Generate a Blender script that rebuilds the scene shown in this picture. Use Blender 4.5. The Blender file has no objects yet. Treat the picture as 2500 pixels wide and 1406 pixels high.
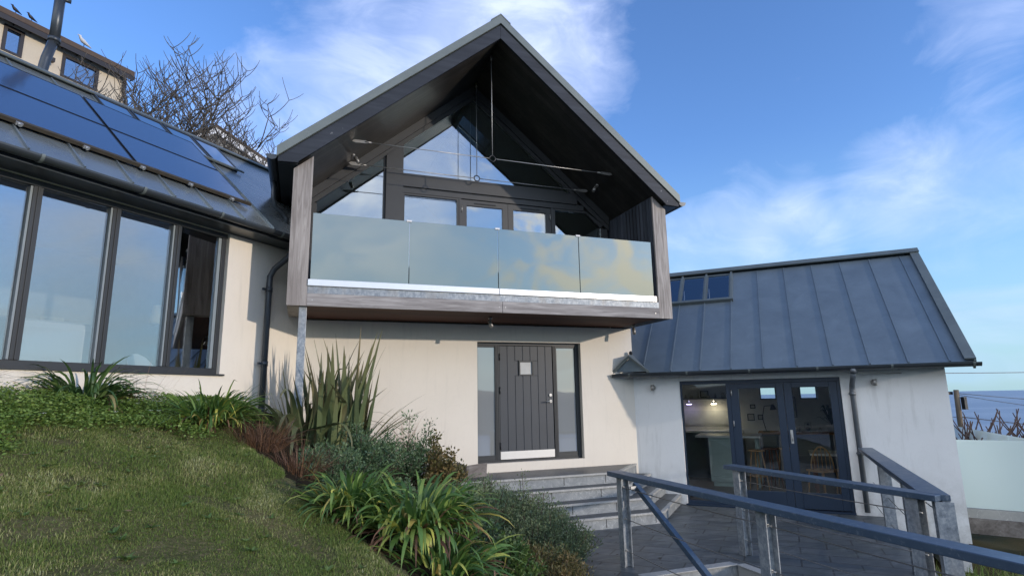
import bpy, bmesh, math, random
import numpy as np
from mathutils import Vector, Matrix
random.seed(7); rng = np.random.default_rng(7)
R2 = 2 ** -.5
WC = -.05                                   # where the left wing meets the gable wall
scene = bpy.context.scene
col = scene.collection

# ------------------------------------------------------------------ materials
def lin(h):
    h = h.lstrip('#'); v = [int(h[i:i+2], 16)/255 for i in (0, 2, 4)]
    return tuple(x/12.92 if x <= .04045 else ((x+.055)/1.055)**2.4 for x in v) + (1,)

class NT:
    def __init__(s, name):
        s.m = bpy.data.materials.new(name); s.m.use_nodes = True
        s.t = s.m.node_tree; s.t.nodes.clear()
        s.out = s.n('ShaderNodeOutputMaterial')
    def n(s, ty, **kw):
        x = s.t.nodes.new(ty)
        for k, v in kw.items():
            if k.startswith('_'): setattr(x, k[1:], v)
            else:
                key = k.replace('_', ' ')
                x.inputs[key if key in x.inputs else k].default_value = v
        return x
    def l(s, a, b): s.t.links.new(a, b)
    def coord(s, scale=(1, 1, 1), which='Object', rot=(0, 0, 0)):
        tc = s.n('ShaderNodeTexCoord'); mp = s.n('ShaderNodeMapping')
        mp.inputs['Scale'].default_value = scale; mp.inputs['Rotation'].default_value = rot
        s.l(tc.outputs[which], mp.inputs['Vector']); return mp.outputs[0]
    def noise(s, vec, scale, detail=4, rough=.55, dist=0):
        x = s.n('ShaderNodeTexNoise'); x.inputs['Scale'].default_value = scale
        x.inputs['Detail'].default_value = detail; x.inputs['Roughness'].default_value = rough
        x.inputs['Distortion'].default_value = dist
        s.l(vec, x.inputs['Vector']); return x.outputs['Fac']
    def ramp(s, fac, stops):
        x = s.n('ShaderNodeValToRGB'); e = x.color_ramp.elements
        while len(e) < len(stops): e.new(.5)
        for i, (p, c) in enumerate(stops):
            e[i].position = p; e[i].color = c if len(c) == 4 else tuple(c)+(1,)
        s.l(fac, x.inputs['Fac']); return x.outputs['Color']
    def mix(s, fac, a, b, blend='MIX'):
        x = s.n('ShaderNodeMix'); x.data_type = 'RGBA'; x.blend_type = blend
        for sock, v in ((x.inputs[0], fac), (x.inputs[6], a), (x.inputs[7], b)):
            if isinstance(v, (int, float, tuple)): sock.default_value = v
            else: s.l(v, sock)
        return x.outputs[2]
    def math(s, op, a, b=0., clamp=False):
        x = s.n('ShaderNodeMath'); x.operation = op; x.use_clamp = clamp
        for i, v in enumerate((a, b)):
            if isinstance(v, (int, float)): x.inputs[i].default_value = v
            else: s.l(v, x.inputs[i])
        return x.outputs[0]
    def bump(s, h, strength=.3, dist=.01):
        x = s.n('ShaderNodeBump'); x.inputs['Strength'].default_value = strength
        x.inputs['Distance'].default_value = dist
        s.l(h, x.inputs['Height']); return x.outputs[0]
    def pbr(s, color, rough=.6, metal=0., bump=None, spec=.5, coat=0.):
        p = s.n('ShaderNodeBsdfPrincipled')
        for k, v in (('Base Color', color), ('Roughness', rough), ('Metallic', metal), ('Specular IOR Level', spec), ('Coat Weight', coat)):
            if isinstance(v, (int, float, tuple)): p.inputs[k].default_value = v
            else: s.l(v, p.inputs[k])
        if bump is not None: s.l(bump, p.inputs['Normal'])
        s.l(p.outputs[0], s.out.inputs[0]); return p

def g3(v): return (v, v, v, 1)
M = {}
def render_mat(name, base, dark, grime=.5):
    t = NT(name); o = t.coord()
    a = t.noise(o, 1.1, 5, .6); st = t.noise(t.coord((6, 6, .7)), 1.6, 4, .6)
    f = t.noise(o, 130, 2, .6)
    c = t.mix(t.math('MULTIPLY', t.ramp(a, [(.35, g3(0)), (.75, g3(1))]), .35), base, dark)
    streak = t.ramp(st, [(.56, g3(0)), (.78, g3(1))])
    # grime gathers low on the wall
    sx = t.n('ShaderNodeSeparateXYZ'); tc = t.n('ShaderNodeTexCoord'); t.l(tc.outputs['Object'], sx.inputs[0])
    c = t.mix(t.math('MULTIPLY', streak, grime), c, (.30, .30, .27, 1))
    c = t.mix(t.math('MULTIPLY', f, .10), c, dark)
    zr = t.n('ShaderNodeMapRange'); t.l(sx.outputs[2], zr.inputs[0]); zr.inputs[1].default_value = .85; zr.inputs[2].default_value = .05; zr.inputs[3].default_value = 0; zr.inputs[4].default_value = 1
    spl = t.math('MULTIPLY', zr.outputs[0], t.ramp(t.noise(o, 5, 6, .7), [(.35, g3(0)), (.7, g3(1))]))
    c = t.mix(t.math('MULTIPLY', spl, .55), c, (.22, .21, .18, 1))
    cr = t.ramp(t.noise(t.coord((1, 1, .5)), 2.3, 9, .75, 1.5), [(.494, g3(0)), (.50, g3(1)), (.506, g3(0))])
    c = t.mix(t.math('MULTIPLY', cr, .12), c, (.35, .32, .28, 1))
    b = t.bump(t.noise(o, 160, 3, .7), .45, .005)
    t.pbr(c, .9, 0, b, .25); return t.m
M['wall'] = render_mat('cream_render', (.80, .745, .655, 1), (.69, .635, .55, 1), .14)
M['wall_k'] = render_mat('weathered_render', (.86, .87, .86, 1), (.66, .67, .66, 1), .26)

def zinc(name, base, rough=.42, metal=.35, seed=0.):
    t = NT(name); o = t.coord()
    a = t.noise(o, 2.2, 5, .65, .6); b = t.noise(o, 14, 3, .6)
    c = t.mix(a, tuple(x*.72 for x in base[:3])+(1,), tuple(min(1, x*1.3) for x in base[:3])+(1,))
    c = t.mix(t.math('MULTIPLY', t.ramp(b, [(.6, g3(0)), (.8, g3(1))]), .25), c, tuple(x*1.7 for x in base[:3])+(1,))
    r = t.math('ADD', t.math('MULTIPLY', a, .22), rough-.1)
    t.pbr(c, r, metal, t.bump(t.noise(o, 1.9, 3, .5), .30, .02)); return t.m
M['zinc'] = zinc('dark_zinc', (.17, .215, .25), .45, .3)
M['zinc_l'] = zinc('sky_lit_zinc', (.29, .33, .34), .26, .6)  # lighter copy of the zinc, sky reflection put into its colour
M['trim'] = zinc('zinc_trim', (.16, .185, .18), .5, .3)
M['gutter'] = zinc('gutter_metal', (.06, .07, .08), .35, .4)

def wood(name, c1, c2, c3, axis, scale=9, planks=None, rough=.75, groove=.6, plank_axis=0, fleck=0.):
    """axis: grain direction index; planks: board width along plank_axis"""
    t = NT(name); sc = [14, 14, 14]; sc[axis] = .9
    o = t.coord(tuple(sc)); plain = t.coord()
    gn = t.noise(o, scale/9, 6, .65, .8); big = t.noise(t.coord(tuple(.12*x for x in sc)), 2.5, 3)
    c = t.mix(t.ramp(gn, [(.3, g3(0)), (.7, g3(1))]), c1, c2)
    c = t.mix(t.math('MULTIPLY', t.ramp(big, [(.4, g3(0)), (.65, g3(1))]), .6), c, c3)
    h = gn
    if planks:
        sx = t.n('ShaderNodeSeparateXYZ'); t.l(plain, sx.inputs[0])
        v = t.math('DIVIDE', sx.outputs[plank_axis], planks)
        fr = t.math('FRACT', t.math('ADD', v, 100.0)); fl = t.math('FLOOR', t.math('ADD', v, 100.0))
        wn = t.n('ShaderNodeTexWhiteNoise'); wn.noise_dimensions = '1D'; t.l(fl, wn.inputs['W'])
        c = t.mix(t.math('MULTIPLY', wn.outputs['Value'], .45), c, c1, 'MULTIPLY')
        line = t.math('GREATER_THAN', t.math('ABSOLUTE', t.math('SUBTRACT', fr, .5)), .5-.05)
        c = t.mix(t.math('MULTIPLY', line, groove), c, (.008, .008, .008, 1))
        h = t.math('SUBTRACT', gn, t.math('MULTIPLY', line, 3))
    if fleck:
        fn = t.noise(plain, 9, 3, .6); k = t.ramp(fn, [(.70, g3(0)), (.74, g3(1))])
        c = t.mix(t.math('MULTIPLY', k, fleck), c, (.35, .35, .36, 1))
    t.pbr(c, rough, 0, t.bump(h, .35, .004), .35); return t.m
M['clad'] = wood('weathered_cladding', (.15, .132, .12, 1), (.52, .485, .455, 1), (.22, .19, .175, 1), 2, scale=13, fleck=.15)
M['beam'] = wood('weathered_beam', (.17, .155, .15, 1), (.50, .475, .46, 1), (.18, .165, .16, 1), 0, 16)
M['board_in'] = wood('dark_fin_boards', (.055, .065, .085, 1), (.10, .115, .145, 1), (.04, .05, .065, 1), 2, planks=.11, plank_axis=1)
M['soffit'] = wood('brown_soffit_boards', (.075, .030, .018, 1), (.16, .07, .045, 1), (.05, .02, .012, 1), 0, planks=.14, plank_axis=1)
M['ceil'] = wood('stained_ceiling_boards', (.055, .052, .048, 1), (.095, .088, .08, 1), (.035, .034, .034, 1), 0, planks=.12, plank_axis=1, rough=.34)
M['barge'] = wood('charcoal_bargeboard', (.017, .022, .032, 1), (.042, .050, .066, 1), (.012, .016, .024, 1), 0, fleck=.6, rough=.6)
M['plank'] = wood('old_sleeper', (.12, .105, .095, 1), (.27, .25, .235, 1), (.07, .062, .056, 1), 0, fleck=.3)
M['pole'] = wood('old_pole_wood', (.12, .09, .06, 1), (.26, .21, .15, 1), (.06, .05, .035, 1), 2)
M['worktop'] = wood('oak_worktop', (.30, .15, .07, 1), (.45, .25, .13, 1), (.22, .11, .05, 1), 0)

def galv():
    t = NT('galvanised_steel'); o = t.coord()
    v = t.n('ShaderNodeTexVoronoi'); v.inputs['Scale'].default_value = 48; t.l(t.coord((1, 1, .6)), v.inputs['Vector'])
    a = t.noise(o, 22, 5, .75); b = t.noise(t.coord((3, 3, .8)), 2.0, 3)
    f = t.math('ADD', t.math('MULTIPLY', v.outputs['Color'], .16), t.math('MULTIPLY', a, .85))
    c = t.ramp(f, [(.30, (.15, .175, .205)), (.50, (.27, .305, .34)), (.70, (.44, .47, .49))])
    c = t.mix(t.math('MULTIPLY', t.ramp(b, [(.5, g3(0)), (.72, g3(1))]), .45), c, (.30, .28, .25, 1))
    t.pbr(c, .5, .30, t.bump(a, .15, .002)); return t.m
M['galv'] = galv()
def simple(name, c, rough=.5, metal=0., nz=.15, ns=8, spec=.5, coat=0., bump=0.):
    t = NT(name); o = t.coord(); a = t.noise(o, ns, 4, .6)
    cc = t.mix(a, tuple(x*(1-nz) for x in c[:3])+(1,), tuple(min(1, x*(1+nz)) for x in c[:3])+(1,))
    b = t.bump(t.noise(o, ns*6, 3), bump, .005) if bump else None
    t.pbr(cc, rough, metal, b, spec, coat); return t.m
M['alu'] = simple('aluminium_channel', (.80, .80, .80), .32, .6, .08, 14)
M['steel'] = simple('brushed_steel', (.50, .50, .49), .45, .7, .08)
M['wire'] = simple('steel_wire', (.30, .29, .28), .4, .7, .2)
M['frame'] = simple('grey_frame_paint', (.026, .030, .034), .45, 0, .1)
M['frame_g'] = simple('charcoal_timber_frame', (.052, .054, .056), .5, 0, .18, 5)
M['jamb'] = simple('pale_window_jamb', (.24, .28, .30), .5)
M['navy'] = simple('navy_door_paint', (.012, .028, .058), .4, 0, .12)
M['door'] = simple('charcoal_door_paint', (.042, .050, .062), .45, 0, .12, 3)
M['black'] = simple('black_plastic', (.012, .013, .015), .4)
M['pipe'] = simple('grey_downpipe', (.055, .065, .078), .3, .2, .2)
M['pipe_k'] = simple('weathered_downpipe', (.16, .18, .20), .45, .4, .3, 6)
M['kick'] = simple('kick_plate', (.78, .76, .72), .35, .3, .05)
M['light'] = simple('grey_spotlight', (.34, .33, .31), .4, .5)
M['white'] = simple('white_paint', (.72, .72, .72), .5)
M['plaster'] = simple('room_plaster', (.78, .78, .74), .8)
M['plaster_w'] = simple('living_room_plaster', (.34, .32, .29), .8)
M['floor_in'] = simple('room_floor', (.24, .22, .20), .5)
M['sage'] = simple('sage_cabinet', (.42, .54, .52), .5)
M['slate_cab'] = simple('slate_cabinet', (.10, .13, .16), .5)
M['counter'] = simple('pale_counter', (.70, .72, .70), .25)
M['pine'] = simple('pine_stool', (.50, .30, .14), .5)
M['brownwood'] = simple('brown_stool', (.16, .06, .03), .5)
M['fabric'] = simple('sofa_fabric', (.72, .72, .72), .9, 0, .05, 40)
M['shade'] = simple('lamp_shade', (.75, .62, .38), .8)
M['leafpot'] = simple('pot_plant', (.03, .06, .025), .6)
M['dish'] = simple('glazed_crockery', (.45, .42, .36), .3, 0, .5, 20)
M['stone'] = None
def rail_paint():
    t = NT('blue_grey_rail'); o = t.coord()
    a = t.noise(o, 5, 5, .65, .4); b = t.noise(o, 30, 4, .7)
    c = t.mix(a, (.040, .065, .105, 1), (.085, .125, .175, 1))
    c = t.mix(t.math('MULTIPLY', t.ramp(b, [(.56, g3(0)), (.70, g3(1))]), .55), c, (.20, .24, .28, 1))
    st = t.ramp(t.noise(t.coord((2, 2, 2)), 3.0, 7, .75, .6), [(.60, g3(0)), (.66, g3(1))])
    c = t.mix(t.math('MULTIPLY', st, .35), c, (.30, .33, .36, 1))
    t.pbr(c, t.math('ADD', t.math('MULTIPLY', a, .3), .22), 0, t.bump(b, .2, .003)); return t.m
M['rail'] = rail_paint()

def glass(name, refl, tint, rough=.0, wob=.0, fres=1.0):
    t = NT(name)
    tr = t.n('ShaderNodeBsdfTransparent'); tr.inputs[0].default_value = tint
    gl = t.n('ShaderNodeBsdfGlossy'); gl.inputs['Roughness'].default_value = rough; gl.inputs[0].default_value = (.93, .96, 1, 1)
    if wob: t.l(t.bump(t.noise(t.coord((1, 1, .6)), 1.3, 1), wob, .02), gl.inputs['Normal'])
    f = t.n('ShaderNodeFresnel'); f.inputs[0].default_value = 1.5
    fac = t.math('ADD', t.math('MULTIPLY', f.outputs[0], fres), refl, True)
    mx = t.n('ShaderNodeMixShader'); t.l(fac, mx.inputs[0]); t.l(tr.outputs[0], mx.inputs[1]); t.l(gl.outputs[0], mx.inputs[2])
    t.l(mx.outputs[0], t.out.inputs[0]); return t.m
M['glass_w'] = glass('coated_window_glass', .20, (.86, .90, .92, 1), 0, .05)
M['glass_b'] = glass('balcony_door_glass', .22, (.80, .86, .84, 1), 0, .04)
M['glass_k'] = glass('kitchen_glass', .0, (.97, .985, .98, 1), 0, .03)
M['glass_n'] = glass('neighbour_glass', .30, (.5, .55, .6, 1))
def frost(name, base, fac, rough=.03, wob=.06, trans=.35):
    t = NT(name)
    d = t.n('ShaderNodeBsdfDiffuse'); d.inputs[0].default_value = base
    tl = t.n('ShaderNodeBsdfTranslucent'); tl.inputs[0].default_value = base
    m0 = t.n('ShaderNodeMixShader'); m0.inputs[0].default_value = trans
    t.l(d.outputs[0], m0.inputs[1]); t.l(tl.outputs[0], m0.inputs[2])
    gl = t.n('ShaderNodeBsdfGlossy'); gl.inputs['Roughness'].default_value = rough
    if wob: t.l(t.bump(t.noise(t.coord((1, 1, 1)), 1.6, 2), wob, .03), gl.inputs['Normal'])
    f = t.n('ShaderNodeFresnel'); f.inputs[0].default_value = 1.5
    k = t.math('ADD', f.outputs[0], fac, True)
    mx = t.n('ShaderNodeMixShader'); t.l(k, mx.inputs[0]); t.l(m0.outputs[0], mx.inputs[1]); t.l(gl.outputs[0], mx.inputs[2])
    t.l(mx.outputs[0], t.out.inputs[0]); return t.m
M['frost'] = frost('frosted_balustrade_glass', (.17, .25, .225, 1), .19, .03, .05, .30)
M['frost_f'] = frost('frosted_fence_glass', (.84, .99, .96, 1), .06, .12, 0, .15)
M['frost_d'] = frost('obscure_sidelight_glass', (.36, .38, .38, 1), .22, .02, .02, .2)
M['solar'] = frost('solar_panel_glass', (.045, .085, .19, 1), .30, .12, 0, 0)
M['solar_sky'] = frost('rooflight_glass', (.03, .05, .08, 1), .72, .03, 0, 0)


def stone_mat(name, c1, c2, rough=.55, scale=3.5, joints=None):
    t = NT(name); o = t.coord(); a = t.noise(o, scale, 7, .7, 1.2); b = t.noise(o, scale*9, 4, .7)
    c = t.mix(t.ramp(a, [(.3, g3(0)), (.7, g3(1))]), c1, c2)
    vein = t.ramp(t.noise(o, scale*.7, 3, .5, 2.5), [(.485, g3(0)), (.5, g3(1)), (.515, g3(0))])
    c = t.mix(t.math('MULTIPLY', vein, .35), c, tuple(min(1, x*1.8) for x in c2[:3])+(1,))
    h = t.math('ADD', a, t.math('MULTIPLY', b, .3))
    t.pbr(c, t.math('ADD', t.math('MULTIPLY', b, .3), rough-.15), 0, t.bump(h, .3, .01)); return t.m
M['riser'] = stone_mat('pale_riser_stone', (.17, .19, .205, 1), (.33, .35, .355, 1), .6)
M['tread'] = stone_mat('slate_tread', (.038, .044, .050, 1), (.085, .094, .10, 1), .45)
M['coping'] = stone_mat('pale_coping', (.30, .31, .30, 1), (.42, .42, .40, 1), .6)
def paving():
    t = NT('slate_paving'); o = t.coord((1, 1, 1), rot=(0, 0, math.radians(45)))
    br = t.n('ShaderNodeTexBrick'); t.l(o, br.inputs['Vector'])
    for k, v in (('Scale', 1.), ('Mortar Size', .011), ('Brick Width', .6), ('Row Height', .3), ('Mortar Smooth', .2), ('Bias', 0.)): br.inputs[k].default_value = v
    br.inputs['Color1'].default_value = (.062, .078, .088, 1); br.inputs['Color2'].default_value = (.115, .130, .138, 1); br.inputs['Mortar'].default_value = (.020, .021, .022, 1)
    a = t.noise(t.coord(), 2.2, 6, .7, 1); w = t.noise(t.coord((.6, 2, 1)), 3, 5, .7)
    c = t.mix(t.ramp(a, [(.3, g3(0)), (.75, g3(.7))]), br.outputs['Color'], (.036, .045, .052, 1))
    stn = t.ramp(t.noise(t.coord((1, 2.5, 1)), 1.4, 8, .72, .8), [(.52, g3(0)), (.60, g3(1))])
    c = t.mix(t.math('MULTIPLY', stn, .5), c, (.16, .175, .18, 1))
    moss = t.ramp(t.noise(t.coord(), 4.5, 5, .7), [(.54, g3(0)), (.66, g3(1))])
    c = t.mix(t.math('MULTIPLY', moss, .35), c, (.04, .055, .025, 1))
    h = t.math('SUBTRACT', w, t.math('MULTIPLY', br.outputs['Fac'], 1.2))
    t.pbr(c, t.math('ADD', t.math('MULTIPLY', w, .35), .30), 0, t.bump(h, .35, .012)); return t.m
M['paving'] = paving()
def soil(name, c1, c2, c3):
    t = NT(name); o = t.coord(); a = t.noise(o, 1.6, 6, .7); b = t.noise(o, 34, 5, .75)
    c = t.mix(t.ramp(a, [(.35, g3(0)), (.65, g3(1))]), c1, c2); c = t.mix(t.ramp(b, [(.45, g3(0)), (.75, g3(1))]), c, c3)
    t.pbr(c, .95, 0, t.bump(b, .8, .03), .1); return t.m
M['lawnbase'] = soil('lawn_soil', (.075, .085, .030, 1), (.14, .13, .055, 1), (.24, .19, .11, 1))
M['bed'] = soil('bed_soil', (.022, .016, .010, 1), (.035, .028, .016, 1), (.05, .04, .025, 1))
M['hill'] = soil('hillside_turf', (.055, .055, .025, 1), (.09, .07, .035, 1), (.05, .06, .02, 1))
M['hills_far'] = soil('far_hill_heath', (.10, .12, .13, 1), (.11, .13, .14, 1), (.10, .12, .12, 1))

def leaf_mat(name, stops, rough=.42, trans=.25, patch=None, spec=.5, tip=None):
    """colour from a per-leaf random vertex value, plus translucency"""
    t = NT(name); at = t.n('ShaderNodeAttribute'); at.attribute_name = 'tone'
    sp = t.n('ShaderNodeSeparateColor'); t.l(at.outputs['Color'], sp.inputs[0])
    fac = sp.outputs[0]
    if patch:
        nz = t.noise(t.coord(), patch[0], 4, .6, .4)
        pk = t.ramp(nz, [(patch[1], g3(0)), (patch[2], g3(1))])
        fac = t.math('ADD', t.math('MULTIPLY', fac, .62), t.math('MULTIPLY', pk, .38), True)
    c = t.ramp(fac, stops)
    if tip: c = t.mix(t.math('MULTIPLY', sp.outputs[1], tip[0]), c, tip[1])
    p = t.n('ShaderNodeBsdfPrincipled'); t.l(c, p.inputs['Base Color']); p.inputs['Roughness'].default_value = rough
    p.inputs['Specular IOR Level'].default_value = spec
    tl = t.n('ShaderNodeBsdfTranslucent'); t.l(c, tl.inputs[0])
    mx = t.n('ShaderNodeMixShader'); mx.inputs[0].default_value = trans
    t.l(p.outputs[0], mx.inputs[1]); t.l(tl.outputs[0], mx.inputs[2]); t.l(mx.outputs[0], t.out.inputs[0]); return t.m
M['grass'] = leaf_mat('mown_grass', [(0, (0.104, 0.174, 0.031)), (.33, (0.174, 0.249, 0.055)), (.58, (0.278, 0.317, 0.099)), (.78, (0.501, 0.467, 0.211)), (1, (0.688, 0.724, 0.408))], .6, .35, (1.5, .40, .66), .3)
M['agap'] = leaf_mat('strap_leaf', [(0, (0.067, 0.141, 0.038)), (.5, (0.141, 0.260, 0.061)), (.80, (0.297, 0.402, 0.095)), (.93, (0.653, 0.624, 0.135)), (1, (0.386, 0.223, 0.095))], .40, .3)
M['agap_d'] = leaf_mat('dark_strap_leaf', [(0, (0.056, 0.119, 0.042)), (.6, (0.112, 0.203, 0.063)), (.93, (0.266, 0.350, 0.126)), (1, (0.392, 0.266, 0.126))], .42, .28)
M['phorm'] = leaf_mat('sword_leaf', [(0, (.065, .10, .045)), (.5, (.125, .17, .075)), (.8, (.21, .25, .11)), (1, (.27, .22, .11))], .42, .2, tip=(.5, (.24, .15, .08, 1)))
M['sedge'] = leaf_mat('russet_sedge', [(0, (0.092, 0.046, 0.027)), (.5, (0.174, 0.092, 0.050)), (1, (0.313, 0.184, 0.110))], .6, .2)
M['wisp'] = leaf_mat('pink_wispy_grass', [(0, (.30, .18, .12)), (1, (.55, .36, .26))], .6, .25)
M['hebe'] = leaf_mat('grey_green_leaf', [(0, (0.052, 0.101, 0.046)), (.6, (0.102, 0.169, 0.079)), (1, (0.206, 0.294, 0.137))], .45, .15)
M['rose'] = leaf_mat('rosemary_leaf', [(0, (0.069, 0.108, 0.050)), (.6, (0.138, 0.190, 0.092)), (1, (0.275, 0.339, 0.184))], .55, .15)
M['olive'] = leaf_mat('olive_brown_leaf', [(0, (0.065, 0.078, 0.026)), (.5, (0.143, 0.130, 0.046)), (1, (0.286, 0.182, 0.078))], .5, .2)
M['bright'] = leaf_mat('bright_green_leaf', [(0, (0.063, 0.119, 0.028)), (.6, (0.119, 0.196, 0.049)), (1, (0.210, 0.280, 0.084))], .45, .25)
M['cover'] = leaf_mat('ground_cover_leaf', [(0, (0.099, 0.180, 0.035)), (.5, (0.189, 0.299, 0.063)), (1, (0.329, 0.429, 0.119))], .5, .3, (2.2, .35, .65))
M['petal'] = simple('white_petal', (.75, .75, .68), .6)
M['bark'] = simple('grey_bark', (.10, .088, .075), .85, 0, .35, 12)
M['bark_d'] = simple('brown_twigs', (.085, .055, .045), .85, 0, .35, 12)
M['nwall'] = simple('cream_roughcast', (.60, .52, .40), .95, 0, .08, 18, .2, 0, .6)
M['nwall2'] = simple('grey_roughcast', (.22, .215, .20), .95, 0, .25, 6, .2, 0, .8)
M['ntile'] = simple('brown_roof_tile', (.10, .072, .055), .85, 0, .35, 9, .3, 0, .6)
M['nbrown'] = simple('dark_brown_upvc', (.022, .016, .013), .4)
M['feather_b'] = simple('black_feather', (.015, .015, .018), .5)
M['feather_w'] = simple('white_feather', (.62, .62, .62), .7, 0, .1)
M['lamp_warm'] = NT('lit_warm_bulb'); e = M['lamp_warm'].n('ShaderNodeEmission'); e.inputs[0].default_value = (1, .84, .58, 1); e.inputs[1].default_value = 14
M['lamp_warm'].l(e.outputs[0], M['lamp_warm'].out.inputs[0]); M['lamp_warm'] = M['lamp_warm'].m
M['lamp_vio'] = NT('lit_violet_bulb'); e = M['lamp_vio'].n('ShaderNodeEmission'); e.inputs[0].default_value = (.62, .52, 1, 1); e.inputs[1].default_value = 4
M['lamp_vio'].l(e.outputs[0], M['lamp_vio'].out.inputs[0]); M['lamp_vio'] = M['lamp_vio'].m
def sea_mat():
    t = NT('sea_water'); o = t.coord()
    a = t.noise(t.coord((.02, .02, .02)), 1.2, 8, .7); b = t.noise(t.coord((.004, .004, .004)), 1, 5, .6)
    c = t.mix(t.ramp(b, [(.35, g3(0)), (.65, g3(1))]), (.24, .30, .37, 1), (.35, .40, .45, 1))
    c = t.mix(t.ramp(a, [(.56, g3(0)), (.75, g3(.5))]), c, (.30, .38, .48, 1))
    t.pbr(c, .45, 0, t.bump(a, .6, 6.), .3); return t.m
M['sea'] = sea_mat()

# ------------------------------------------------------------------ geometry helpers
def FW(o=(0, 0, 0)):            # world frame: u = x, v = z, w = y
    return lambda u, v, w: Vector((o[0]+u, o[1]+w, o[2]+v))
def FL(u, v, w):                # left wing: u to the left along the wall, v up, w into the building
    return Vector((WC - (u+w)*R2, 9.5 + (w-u)*R2, v))
def FK(u, v, w):                # kitchen wing: u to the right along the wall, v up, w into the building
    return Vector((5.9 + (u+w)*R2, 9.5 + (w-u)*R2, v))
XZ = FW()
PL = math.radians(42); PK = math.radians(41)
def RL(u, v, w):                # left roof: u along, v up the slope from the eave, w off the surface
    t = -.4 + v*math.cos(PL) - w*math.sin(PL); return FL(u, 4.42 + v*math.sin(PL) + w*math.cos(PL), t)
def RK(u, v, w):
    t = -.3 + v*math.cos(PK) - w*math.sin(PK); return FK(u, 2.42 + v*math.sin(PK) + w*math.cos(PK), t)
TG = .845; AG = math.atan(TG); CG, SG = math.cos(AG), math.sin(AG)
def GR(u, v, w):                # gable roof, right slope: u = y, v down the slope from the ridge, w off the underside plane (7.90 at ridge)
    return Vector((2.85 + v, u, 7.90 - v*TG + w))
def GL(u, v, w): p = GR(u, v, w); return Vector((5.7-p.x, p.y, p.z))

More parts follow.
